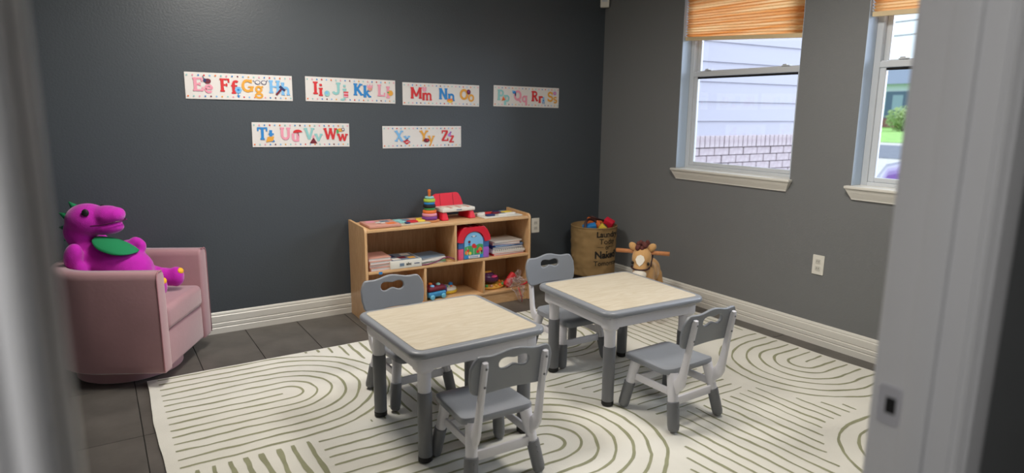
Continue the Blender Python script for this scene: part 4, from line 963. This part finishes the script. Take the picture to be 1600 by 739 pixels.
# toy house bucket
t = thing('toy_house', 'toy house bucket with a glossy red roof and an arched garden picture', 'toy', (-1.382, -.250, ZM), radians(-3))
pinkp, bluep, lilp = pm('block pink', (222, 90, 130)), pm('block blue', (66, 110, 176)), pm('block lilac', (160, 100, 200))
W2 = .118
box('house_body', (-W2+.004, -.07, .003), (W2-.004, .078, .150), pc('sky'), t)
for s, cols in ((-1, (pinkp, bluep)), (1, (lilp, bluep))):
    for k in range(2): box('corner_block', (s*(W2-.004) if s < 0 else W2-.044, -.080, .0+k*.077+.0005) if s > 0 else (-W2, -.080, k*.077+.0005), (-W2+.040, -.071, k*.077+.076) if s < 0 else (W2, -.071, k*.077+.076), cols[k], t, bev=.003)
    for k in range(2): box('side_block', (s*W2-(.004 if s > 0 else 0), -.07, k*.077+.0005), (s*W2+(0 if s > 0 else .004), .078, k*.077+.076), cols[k], t, bev=.001)
# roof: red shell with round arch cut in front
bm = bmesh.new()
prof = [(-.128, .128), (-.120, .165), (-.100, .200), (-.078, .222), (.078, .222), (.100, .200), (.120, .165), (.128, .128)]
ft, bk = [bm.verts.new((x, -.072, z_)) for x, z_ in prof], [bm.verts.new((x, .085, z_)) for x, z_ in prof]
for k in range(7): bm.faces.new((ft[k], ft[k+1], bk[k+1], bk[k]))
bm.faces.new(bk); bm.faces.new(ft); bm.faces.new((ft[0], bk[0], bk[7], ft[7])); bmesh.ops.recalc_face_normals(bm, faces=bm.faces)
bmesh.ops.bevel(bm, geom=bm.edges[:], offset=.006, segments=2, affect='EDGES')
cher = mat('glossy cherry plastic', (214, 18, 50), .15, coat=.5)
done(bm, 'roof', cher, t, ang=50)
outer = [(-.130, .126), (-.122, .165), (-.102, .202), (-.078, .226), (.078, .226), (.102, .202), (.122, .165), (.130, .126), (.100, .118), (.086, .118)] + [(.080*cos(radians(a)), .120+.074*sin(radians(a))) for a in range(0, 181, 12)] + [(-.086, .118), (-.100, .118)]
plate('roof_front', [outer[::-1]], .010, cher, t, bev=.003, M4=Matrix.Translation((0, -.084, 0)) @ Matrix.Rotation(pi/2, 4, 'X'))
for s in (-1, 1):
    for k in range(3): box('roof_ridge', (s*.03*k+.0-.004+s*.02, -.068, .2222), (s*.03*k+.004+s*.02, .07, .226), cher, t, bev=.002)
pic = [(-.072, .004), (.072, .004)] + [(.072*cos(radians(a)), .120+.068*sin(radians(a))) for a in range(0, 181, 12)]
pn = plate('picture_panel', [pic], .003, pm('panel sky', (130, 190, 232), .4), t, M4=Matrix.Translation((0, -.0795, 0)) @ Matrix.Rotation(pi/2, 4, 'X'))
TR = Matrix.Translation((0, -.0815, 0)) @ Matrix.Rotation(pi/2, 4, 'X')
bm = bmesh.new()
poly(bm, [(-.07, .03), (.07, .03), (.07, .098), (.04, .104), (.0, .088), (-.03, .096), (-.07, .088)], 0, 0)
for x, y, r, mi in ((0, .092, .016, 1), (.012, .084, .010, 1), (-.035, .122, .010, 3), (-.035, .106, .009, 4), (.048, .064, .015, 2), (.03, .05, .012, 1), (-.055, .048, .014, 2), (-.03, .042, .011, 5), (-.045, .062, .009, 1), (.06, .05, .008, 3)):
    disc(bm, x, y, r, r, .0003+x*.001, 12, mi)
for x in (0, .048, -.05): bar(bm, x, .03, x, .085, .003, .00025, 6)
poly(bm, [(-.070, .005), (.070, .005), (.070, .03), (-.070, .03)], .0001, 4); poly(bm, [(-.040, .006), (.044, .006), (.046, .026), (-.042, .026)], .0004, 6)
for q in range(6): poly(bm, [(-.03+q*.011, .012), (-.023+q*.011, .012), (-.023+q*.011, .019), (-.03+q*.011, .019)], .0006, 4)
bar(bm, -.022, .157, .022, .159, .004, .0004, 7); disc(bm, 0, .160, .011, .006, .0006, 12, 6); bar(bm, -.008, .150, -.008, .156, .003, .0004, 7); bar(bm, .008, .150, .008, .156, .003, .0004, 7)
bmesh.ops.transform(bm, matrix=TR, verts=bm.verts)
done(bm, 'garden_print', [pc('leaf'), pc('red'), pc('orange'), pc('maroon'), pc('blue'), pc('yell'), M['paper'], pc('navy')], pn)
# books right of the toy house
bs = [('red', .29, .19, .016, 1, 'lowest red book in the stack right of the toy house'), ('ivory', .30, .20, .014, -1, 'white ring bound book second from below, right of the toy house'), ('ivory', .29, .19, .013, 2, 'white book third from below, just under the navy one, right of the toy house'),
      ('navy', .28, .19, .015, -2, 'navy book in the middle of the stack right of the toy house'), ('blue', .27, .19, .010, 3, 'blue book just under the thick salmon one, right of the toy house'), ('salmon', .25, .19, .018, -4, 'thick salmon book near the top of the stack right of the toy house'), ('ivory', .26, .20, .007, 2, 'top off-white booklet on the stack right of the toy house')]
z = ZM
for k, (c, w_, d_w, h, rz, lb) in enumerate(bs):
    bk_ = book(-1.096+[0, .002, -.002, 0, .005, -.006, 0][k], -.232+k*.003, z, w_*.90, d_w, h, rz, c, lb, 'books right of the toy house'); z += h+.0005
    if k == 2:
        bm = bmesh.new()
        for q in range(14): tube(bm, [(-.117+q*.018, -.094, .0015), (-.117+q*.018, -.0985, .0065), (-.117+q*.018, -.094, .0115)], .0015, 5)
        rb_ = done(bm, 'ring_binding', M['ink'], bk_); rb_['kind'] = 'stuff'
# bottom shelf, middle bay: toy bus and round toy
t = thing('toy_bus', 'blue and maroon toy vehicle with pale blue lamps on the bottom shelf', 'toy', (-1.665, -.262, ZB), radians(8))
bm = bmesh.new(); bx(bm, -.072, -.055, .014, .072, .055, .052, bev=.012, seg=3); done(bm, 'chassis', pm('toy blue', (60, 140, 190)), t, ang=50)
bm = bmesh.new(); bx(bm, -.070, -.052, .0515, .072, .055, .088, bev=.016, seg=3); done(bm, 'cab', pc('maroon'), t, ang=50)
for x, y, z_, c, r in ((-.03, -.03, .088, 'sky', .016), (.03, -.01, .09, 'teal', .017), (-.01, .025, .09, 'orange', .015), (-.055, .02, .088, 'teal', .014)):
    bm = bmesh.new(); ell(bm, (x, y, z_), (r, r, r*.7)); done(bm, 'button', pc(c), t)
for x in (-.045, .045):
    for y in (-.058, .058):
        bm = bmesh.new(); lathe(bm, [(.008, -.006), (.017, -.005), (.018, 0), (.017, .005), (.008, .006)], 18, M4=Matrix.Translation((x, y, .018)) @ Matrix.Rotation(pi/2, 4, 'X')); done(bm, 'wheel', pm('wheel blue', (110, 190, 220)), t)
bm = bmesh.new(); bx(bm, .066, -.04, .03, .088, .03, .08, bev=.008, seg=2); done(bm, 'front_grille', pc('violet'), t, ang=50)
t = thing('round_toy', 'white round baby toy with a blue knob and yellow rim on the bottom shelf', 'toy', (-1.525, -.185, ZB))
bm = bmesh.new(); lathe(bm, [(.062, 0), (.072, .006), (.074, .018), (.06, .024)], 32); done(bm, 'rim', pc('yell'), t, ang=60)
bm = bmesh.new(); lathe(bm, [(.068, .0245), (.066, .036), (.045, .044), (.01, .046)], 32); done(bm, 'body', M['plate'], t, ang=60)
for x, y, c, r in ((.035, .01, 'blue', .016), (-.03, .02, 'red', .012), (-.015, -.03, 'leaf', .010), (.02, -.03, 'orange', .009), (-.045, -.01, 'yell', .009)):
    bm = bmesh.new(); lathe(bm, [(r, 0), (r, r*1.1), (r*.6, r*1.5)], 14, c=(x, y, .040)); done(bm, 'knob', pc(c), t, ang=50)
# right bay: bagged toys
t = thing('bagged_toy', 'purple toy tangled with orange beads inside a clear plastic bag on the bottom shelf', 'toy', (-1.19, -.235, ZB))
bm = bmesh.new(); lathe(bm, [(.088, 0), (.10, .006), (.102, .018), (.09, .026)], 32, sy=.75); done(bm, 'yellow_base', pm('amber', (224, 170, 70)), t, ang=60)
for k in range(16):
    a = 2*pi*k/16; bm = bmesh.new(); ell(bm, (.094*cos(a), .070*sin(a), .029), (.012, .012, .010), 8); done(bm, 'bead', [pc('gold'), pc('orange'), pc('leaf'), pc('salmon')][k % 4], t)
bm = bmesh.new(); ell(bm, (-.015, 0, .072), (.072, .055, .038), rot=Matrix.Rotation(radians(12), 3, 'Y')); ell(bm, (-.03, -.01, .1), (.045, .035, .016)); done(bm, 'purple_shell', pm('plum toy', (84, 40, 88), .3), t)
bm = bmesh.new(); ell(bm, (.0, -.045, .09), (.026, .016, .010)); done(bm, 'pink_badge', pc('hot'), t)
bm = bmesh.new(); ell(bm, (-.03, .0, .119), (.034, .02, .007)); done(bm, 'gold_lid', pc('gold'), t)
bm = bmesh.new(); bx(bm, -.026, -.02, 0, .026, .02, .11, bev=.012, seg=2, M4=Matrix.Translation((.08, -.075, .015)) @ Matrix.Rotation(radians(38), 4, 'Y')); done(bm, 'red_handle', pc('red'), t, ang=60)
# clear bag: crumpled cones
bag = thing('plastic_bag', 'crumpled clear plastic bag hanging off the bottom shelf at the right', 'bag', (-1.05, -.33, ZB))
bm = bmesh.new(); rnd = random.Random(12)
def crum(p0, p1, r0_, r1_, n=12, m_=9):
    p0, p1 = Vector(p0), Vector(p1); t_ = p1-p0; a, b = frame_of(t_); rings = []
    for j in range(m_):
        f = j/(m_-1); r = r0_+(r1_-r0_)*f; c = p0+t_*f
        rings.append([bm.verts.new(c+(a*cos(2*pi*k/n)+b*sin(2*pi*k/n))*r*rnd.uniform(.55, 1.35)) for k in range(n)])
    for A_, B_ in zip(rings, rings[1:]):
        for k in range(n): bm.faces.new((A_[k], A_[(k+1) % n], B_[(k+1) % n], B_[k]))
crum((-.03, -.095, .03), (.0, -.095, -.086), .050, .008)
crum((-.09, -.05, .055), (.02, -.065, .06), .028, .036)
crum((.0, -.02, .05), (.035, -.005, .13), .03, .014)
crum((.02, -.02, .04), (.09, -.02, .045), .03, .012)
done(bm, 'film', M['film'], bag)
bm = bmesh.new(); tube(bm, [(-.02, -.085, .02), (0, -.095, -.04), (.005, -.095, -.086)], .004, 6); tube(bm, [(.03, -.03, .02), (.07, -.035, .028), (.10, -.02, .035)], .006, 6); done(bm, 'red_tie', pc('red'), bag)

# ================================================================ ARMCHAIR
AC = thing('armchair', 'dusty pink velvet swivel tub armchair against the charcoal wall', 'armchair', (-3.462, -.333, 0), radians(-27.8))
bm = bmesh.new()
R1, TH, ZA0, ZA1 = .312, .088, .072, .582
def ushape(r, xf, xc, n=20):
    return [(xf, -r)] + [(xc+r*cos(radians(a)), r*sin(radians(a))) for a in [270-180*k/n for k in range(n+1)]] + [(xf, r)]
def shell_pts(off, z): return [Vector((x, y, z)) for x, y in ushape(R1-off, .298, -.01)]
prof = [(.022, ZA0), (.004, ZA0+.012), (0, ZA0+.05), (0, ZA1-.035), (.006, ZA1-.012), (.020, ZA1), (TH-.020, ZA1), (TH-.006, ZA1-.012), (TH, ZA1-.035), (TH, ZA0+.05), (TH, ZA0)]
cols = []
for off, z in prof: cols.append([bm.verts.new(v) for v in shell_pts(off, z)])
for A_, B_ in zip(cols, cols[1:]):
    for k in range(len(A_)-1): bm.faces.new((A_[k], A_[k+1], B_[k+1], B_[k]))
for k in (0, -1): bm.faces.new([c[k] for c in cols])
for k in range(len(cols[0])-1): bm.faces.new((cols[-1][k], cols[-1][k+1], cols[0][k+1], cols[0][k]))
bmesh.ops.recalc_face_normals(bm, faces=bm.faces)
fe = [e for e in bm.edges if all(abs(v.co.x-.298) < 1e-5 for v in e.verts) and any(len(f.verts) > 4 for f in e.link_faces)]
bmesh.ops.bevel(bm, geom=fe, offset=.012, segments=3, affect='EDGES', profile=.5)
done(bm, 'tub_shell', M['velvet'], AC, ang=50)
for s in (-1, 1):      # piping round each arm front
    bm = bmesh.new(); y0 = s*(R1-.003)
    yo, yi = s*(R1-.002), s*(R1-TH+.004)
    tube(bm, [(.296, yo, ZA0+.012), (.297, yo, ZA1-.03), (.297, yo-s*.008, ZA1-.008), (.297, yo-s*.022, ZA1+.0005), (.297, yi+s*.022, ZA1+.0005)], .0035, 8, up=Vector((1, 0, 0)))
    done(bm, 'arm_piping', M['velvetseam'], AC)
hwc = R1-TH-.001
bm = bmesh.new(); bx(bm, -.05, -hwc, ZA0+.004, .286, hwc, .262, bev=.012, seg=3); done(bm, 'front_panel', M['velvet'], AC, ang=50)
bm = bmesh.new(); bx(bm, -.20, -hwc+.001, .264, .296, hwc-.001, .385, bev=.028, seg=4)
for v in bm.verts:
    if v.co.z > .37: v.co.z += .010*(1-(v.co.y/hwc)**2)
done(bm, 'seat_cushion', M['velvet'], AC, ang=60)
bm = bmesh.new(); lathe(bm, [(.235, .0), (.246, .006), (.246, .062), (.20, .066)], 48); o = done(bm, 'swivel_base', M['velvet'], AC, ang=50); o.location = (-.01, 0, 0)

# ================================================================ PLUSH TOY  (plain generic stuffed reptile)
PL = thing('plush_toy', 'magenta stuffed reptile toy with a green felt bib slumped in the pink armchair', 'plush toy', (-3.464, -.331, .39), radians(-27.8))
PZ = -.39
def E_(bm, u, w_, z, r, rx=0, ry=0, n=20): ell(bm, (u, w_, z+PZ), r, n, rot=Matrix.Rotation(radians(ry), 3, 'Y') @ Matrix.Rotation(radians(rx), 3, 'X'))
def body(bm):
    E_(bm, -.150, 0, .790, (.100, .098, .085)); E_(bm, -.190, 0, .730, (.075, .08, .09))
    E_(bm, -.050, 0, .812, (.080, .070, .052), ry=4); E_(bm, -.005, 0, .815, (.036, .060, .040))
    E_(bm, -.060, 0, .748, (.085, .062, .036), ry=-4)
    E_(bm, -.170, 0, .640, (.075, .085, .07))
    E_(bm, -.055, 0, .560, (.165, .125, .125), ry=22); E_(bm, .03, 0, .520, (.115, .125, .115))
    for s in (-1, 1):
        E_(bm, -.165, s*.130, .625, (.044, .042, .070), ry=12); E_(bm, -.135, s*.140, .560, (.034, .034, .045))
        E_(bm, .10, s*.085, .475, (.095, .055, .055), ry=14); E_(bm, .17, s*.10, .462, (.070, .048, .048), ry=18)
        E_(bm, .215, s*.105, .462, (.040, .046, .056))
    E_(bm, .045, .06, .655, (.040, .034, .034)); E_(bm, .075, .05, .640, (.026, .03, .036)); E_(bm, .0, .09, .63, (.06, .04, .04))
blob('plush_body', body, .0085, M['plush'], PL, 5)
# bib: shell over the chest
bm = bmesh.new(); n = 18; g = []
for i in range(n+1):
    row = []
    for j in range(n+1):
        a = -1+2*i/n; b = -1+2*j/n; hwid = .62*(1-abs(a)**2.2)**.5 if abs(a) < 1 else 0
        u = a*.105; w_ = b*hwid*.16 
        q = Vector((u, w_, 0)); 
        zc = .128*math.sqrt(max(0, 1-(u/.19)**2-(w_/.135)**2))
        v = Vector((u, w_, zc+.004)); v.rotate(Matrix.Rotation(radians(22), 3, 'Y')); row.append(bm.verts.new((v.x-.050, v.y-.03, v.z+.560+PZ)))
    g.append(row)
for i in range(n):
    for j in range(n): bm.faces.new((g[i][j], g[i+1][j], g[i+1][j+1], g[i][j+1]))
bmesh.ops.remove_doubles(bm, verts=bm.verts, dist=.0002); bmesh.ops.recalc_face_normals(bm, faces=bm.faces)
o = done(bm, 'felt_bib', M['green'], PL, smooth=True); md = o.modifiers.new('s', 'SOLIDIFY'); md.thickness = .006; md.offset = 1
for s in (-1, 1):
    bm = bmesh.new(); ell(bm, (-.112, s*.081, .838+PZ), (.017, .012, .019), 16); e_ = done(bm, 'button_eye', M['black'], PL, smooth=True)
    bm = bmesh.new(); tube(bm, [(-.128, s*.083, .775+PZ), (-.10, s*.0755, .770+PZ), (-.06, s*.072, .772+PZ), (-.02, s*.064, .780+PZ), (.012, s*.050, .786+PZ), (.030, s*.022, .789+PZ), (.034, 0, .790+PZ)], .0035, 6); done(bm, 'mouth_seam', pm('plum thread', (84, 8, 70)), PL)
    bm = bmesh.new(); ell(bm, (.2385, s*.105, .492+PZ), (.014, .026, .018), 14, rot=Matrix.Rotation(radians(-25), 3, 'Y')); done(bm, 'felt_toe_patch', M['yellow'], PL, smooth=True)
for k, (u, z) in enumerate(((-.215, .865), (-.262, .815), (-.268, .750), (-.252, .69))):
    bm = bmesh.new(); q = bmesh.ops.create_cone(bm, segments=10, radius1=.022, radius2=.003, depth=.045, cap_ends=True)
    a = radians(-40-k*22); bmesh.ops.transform(bm, matrix=Matrix.Translation((u, 0, z+PZ)) @ Matrix.Rotation(a, 4, 'Y'), verts=bm.verts); done(bm, 'felt_spike', M['green'], PL, smooth=True)

# ================================================================ BASKET
BC = Vector((-.262, -.262, 0))
BK = thing('laundry_basket', 'round brown canvas laundry basket with black lettering in the room corner', 'basket', BC)
BR, BZ0, BZ1 = .178, .092, .476
def wr(a, z):      # wrinkled radius
    return .007*noise.noise(Vector((cos(a)*2.5, sin(a)*2.5, z*11)))+.006*noise.noise(Vector((cos(a)*4+z*6, sin(a)*4, z*26)))
bm = bmesh.new(); nA, nZ = 96, 40; rings = []
def brad(z): f = (z-BZ0)/(BZ1-BZ0); return BR-.010*(1-f)**3-.004*f*(1-f)*4*.5
for j in range(nZ+1):
    z = BZ0+(BZ1-BZ0)*j/nZ
    rings.append([bm.verts.new(((brad(z)+wr(2*pi*k/nA, z)*(1 if j < nZ-1 else .2))*cos(2*pi*k/nA), (brad(z)+wr(2*pi*k/nA, z)*(1 if j < nZ-1 else .2))*sin(2*pi*k/nA), z)) for k in range(nA)])
for r_, z in ((BR-.008, BZ1-.004), (BR-.012, BZ1-.15), (BR-.02, BZ0+.02)):
    rings.append([bm.verts.new((r_*cos(2*pi*k/nA), r_*sin(2*pi*k/nA), z)) for k in range(nA)])
for A_, B_ in zip(rings, rings[1:]):
    for k in range(nA): bm.faces.new((A_[k], A_[(k+1) % nA], B_[(k+1) % nA], B_[k]))
bm.faces.new(rings[-1]); bm.faces.new(rings[0][::-1])
done(bm, 'canvas_body', M['canvas'], BK, smooth=True)
bm = bmesh.new(); nS = 72
tube_pts = [(BR*cos(2*pi*k/nS), BR*sin(2*pi*k/nS), BZ1) for k in range(nS+1)]; tube(bm, tube_pts, .0055, 8, cap=False); done(bm, 'rim', M['canvas'], BK, smooth=True)
bm = bmesh.new(); lathe(bm, [(BR-.02, 0), (BR-.016, .004), (BR-.016, BZ0-.002), (BR-.03, BZ0-.0005)], 48); done(bm, 'dark_base', pm('dark basket base', (40, 30, 26), .8), BK, ang=50)
VA = radians(-130)
def wrap(phi0, z0):
    def f(c):
        a = VA+radians(phi0)+c.x/BR; z = z0+c.y; r = brad(z)+wr(a, z)+.0016+c.z
        return Vector((r*cos(a), r*sin(a), z))
    return f
for body_, size, bold, ph, z0 in (('Laundry', .062, .0016, 39, .410), ('Today', .060, .0002, 39, .356), ('or', .054, .0002, 39, .312), ('Naked', .076, .0028, 36, .246), ('Tomorrow', .054, .0006, 41, .186)):
    cu = bpy.data.curves.new('t', 'FONT'); cu.body = body_; cu.size = size; cu.offset = bold; cu.align_x = 'CENTER'; cu.extrude = .0003; cu.resolution_u = 3
    o = bpy.data.objects.new('tmp', cu); COL.objects.link(o); dg_ = bpy.context.evaluated_depsgraph_get(); dg_.update()
    me = bpy.data.meshes.new_from_object(o.evaluated_get(dg_)); bpy.data.objects.remove(o); me.materials.clear()
    b2_ = bmesh.new(); b2_.from_mesh(me)
    xs = [v.co.x for v in b2_.verts]; x_ = min(xs)
    while x_ < max(xs):
        bmesh.ops.bisect_plane(b2_, geom=b2_.verts[:]+b2_.edges[:]+b2_.faces[:], plane_co=(x_, 0, 0), plane_no=(1, 0, 0)); x_ += .008
    b2_.to_mesh(me); b2_.free(); ff = wrap(ph, z0)
    for v in me.vertices: v.co = ff(v.co.copy())
    link('lettering', me, BK, M['ink'])
bm = bmesh.new()
for x0 in (-.085,):
    ff = wrap(37, .332); pts = [ff(Vector((x0+k*.01, 0, 0))) for k in range(6)]; tube(bm, pts, .0012, 5)
ff = wrap(37, .332); tube(bm, [ff(Vector((.035+k*.01, 0, 0))) for k in range(6)], .0012, 5)
done(bm, 'lettering_rule', M['ink'], BK)
# handles
R_ax = Vector((cos(radians(-32)), sin(radians(-32)), 0)); F_ax = Vector((cos(radians(-130)), sin(radians(-130)), 0))
def strap(pts, nm='handle'):
    bm = bmesh.new(); P2 = [R_ax*a+F_ax*b+Vector((0, 0, c)) for a, b, c in pts]
    # smooth
    out = []
    for i in range(len(P2)-1):
        p0 = P2[max(i-1, 0)]; p1 = P2[i]; p2 = P2[i+1]; p3 = P2[min(i+2, len(P2)-1)]
        for k in range(6):
            t_ = k/6; out.append(.5*((2*p1)+(p2-p0)*t_+(2*p0-5*p1+4*p2-p3)*t_**2+(3*p1-p0-3*p2+p3)*t_**3))
    out.append(P2[-1]); tube(bm, out, .011, 8, flat=.35, up=F_ax); done(bm, nm, M['leather'], BK)
strap([(-.075, .132, .40), (-.070, .130, .47), (-.058, .10, .525), (-.020, .05, .530), (.03, .05, .500), (.085, .10, .49), (.095, .125, .46), (.095, .122, .40)])
strap([(-.07, -.13, .40), (-.07, -.125, .47), (-.03, -.05, .532), (.03, -.05, .512), (.09, -.12, .48), (.09, -.12, .40)])
def block(col, loc, rot, dims, label, kind=None):
    c = BC+R_ax*loc[0]+F_ax*loc[1]+Vector((0, 0, loc[2]+.010))
    bm = bmesh.new(); bx(bm, -dims[0]/2, -dims[1]/2, -dims[2]/2, dims[0]/2, dims[1]/2, dims[2]/2, bev=.006, seg=2)
    o = done(bm, 'foam_block', pc(col, .8), None, ang=50); o.location = c; o.rotation_euler = [radians(a) for a in rot]; tag(o, label, 'toy block', 'foam blocks in the basket')
block('blue', (-.035, .085, .462), (20, -12, -32), (.105, .05, .05), 'blue foam block lying at the front of the brown basket')
block('orange', (-.025, -.03, .488), (12, 20, -20), (.07, .05, .05), 'orange foam block at the back of the brown basket, left of its strap')
block('orange', (.040, .035, .476), (35, 10, 10), (.06, .05, .05), 'orange foam block in the middle of the brown basket')
block('yell', (.070, .100, .460), (10, 35, -30), (.06, .045, .05), 'yellow foam block at the front right of the brown basket')
block('cherry', (.115, .02, .487), (25, 25, -60), (.075, .05, .065), 'red foam block sticking up at the right of the brown basket')
bm = bmesh.new(); lathe(bm, [(.002, .432), (.08, .430), (.155, .424), (.166, .415), (.002, .412)], 40, cap=False); done(bm, 'inner_lining', M['canvas'], BK)

# ================================================================ ROCKING HORSE
HF = radians(-142)
HO = thing('rocking_horse', 'tan plush rocking horse with a brown mane and wooden handlebar behind the right table', 'rocking horse', (-.439, -1.028, RT), HF)
HO.scale = (1.15, 1.15, 1.10)
def hbody(bm):      # local +X is forward
    ell(bm, (.175, 0, .375), (.060, .056, .072), 20, rot=Matrix.Rotation(radians(-25), 3, 'Y'))
    ell(bm, (.215, 0, .315), (.044, .042, .050), 18); ell(bm, (.235, 0, .285), (.036, .038, .032), 16)
    ell(bm, (.125, 0, .33), (.055, .045, .10), 18, rot=Matrix.Rotation(radians(-30), 3, 'Y'))
    ell(bm, (.07, 0, .26), (.08, .065, .09), 18); ell(bm, (-.04, 0, .23), (.16, .075, .075), 22); ell(bm, (-.15, 0, .235), (.065, .072, .075), 18)
    for sx_, x in ((1, .09), (-1, -.15)):
        for s in (-1, 1): tube(bm, [(x, s*.045, .21), (x+sx_*.02, s*.065, .13), (x+sx_*.035, s*.078, .075)], [.038, .028, .026], 12)
blob('horse_body', hbody, .008, M['horse'], HO, 4)
bm = bmesh.new(); ell(bm, (.238, 0, .288), (.038, .040, .034), 16); done(bm, 'muzzle', M['cream'], HO)
plate('blaze', [[(0, -.035), (.016, -.020), (.026, .004), (.018, .026), (0, .034), (-.018, .026), (-.026, .004), (-.016, -.020)]], .004, M['cream'], HO, bev=.0015,
      M4=Matrix.Translation((.2395, 0, .372)) @ Matrix.Rotation(radians(-22), 4, 'Y') @ Matrix.Rotation(pi/2, 4, 'Z') @ Matrix.Rotation(pi/2, 4, 'X'))
for s in (-1, 1):
    bm = bmesh.new(); ell(bm, (.222, s*.044, .352), (.008, .007, .011), 12); done(bm, 'eye', M['black'], HO)
    bm = bmesh.new(); ell(bm, (.165, s*.052, .437), (.014, .022, .030), 12, rot=Matrix.Rotation(radians(-s*38), 3, 'X')); done(bm, 'ear', M['horse'], HO)
bm = bmesh.new(); rnd = random.Random(4)
for k in range(34): ell(bm, (.205-.012*rnd.random()-k*.003, rnd.uniform(-.027, .027), .436+rnd.uniform(-.012, .022)), (.015, .013, .017), 8)
for k in range(10): ell(bm, (.11-k*.008, rnd.uniform(-.012, .012), .44-k*.016), (.016, .014, .018), 8)
done(bm, 'mane', M['mane'], HO)
bm = bmesh.new(); tube(bm, [(.262*1-.012+.0*a, .047*sin(a), .318-.008*cos(a)) if 0 else (.205+.052*cos(a), .050*sin(a), .325-.006*cos(a)) for a in [radians(q) for q in range(-100, 101, 20)]], .005, 8); done(bm, 'bridle', M['leather'], HO)
bm = bmesh.new(); tube(bm, [(.205+.052*cos(radians(q)), .050*sin(radians(q)), .325) if 0 else (.19-.02*k, s_*.055, .33+.02*k) for q, s_, k in ((0, 1, 0), (0, 1, 1), (0, 1, 2), (0, 1, 3))], .004, 6); done(bm, 'bridle', M['leather'], HO)
bm = bmesh.new(); tube(bm, [(.150, -.150, .405), (.150, .150, .405)], .0125, 14); done(bm, 'handlebar', M['dowel'], HO)
for s in (-1, 1):
    pts_o, pts_i = [], []
    for k in range(17):
        x = -.27+.54*k/16; z0 = .004+.055*(x/.27)**2*1.0
        pts_i.append((x, z0)); pts_o.append((x, z0+.045))
    plate('rocker', [pts_i+pts_o[::-1]], .020, M['dowel'], HO, bev=.003, M4=Matrix.Translation((0, s*.082, 0)) @ Matrix.Rotation(pi/2, 4, 'X'))
for x, z in ((.19, .062), (-.19, .062)):
    bm = bmesh.new(); tube(bm, [(x, -.115, z), (x, .115, z)], .017, 14); done(bm, 'cross_dowel', M['dowel'], HO)
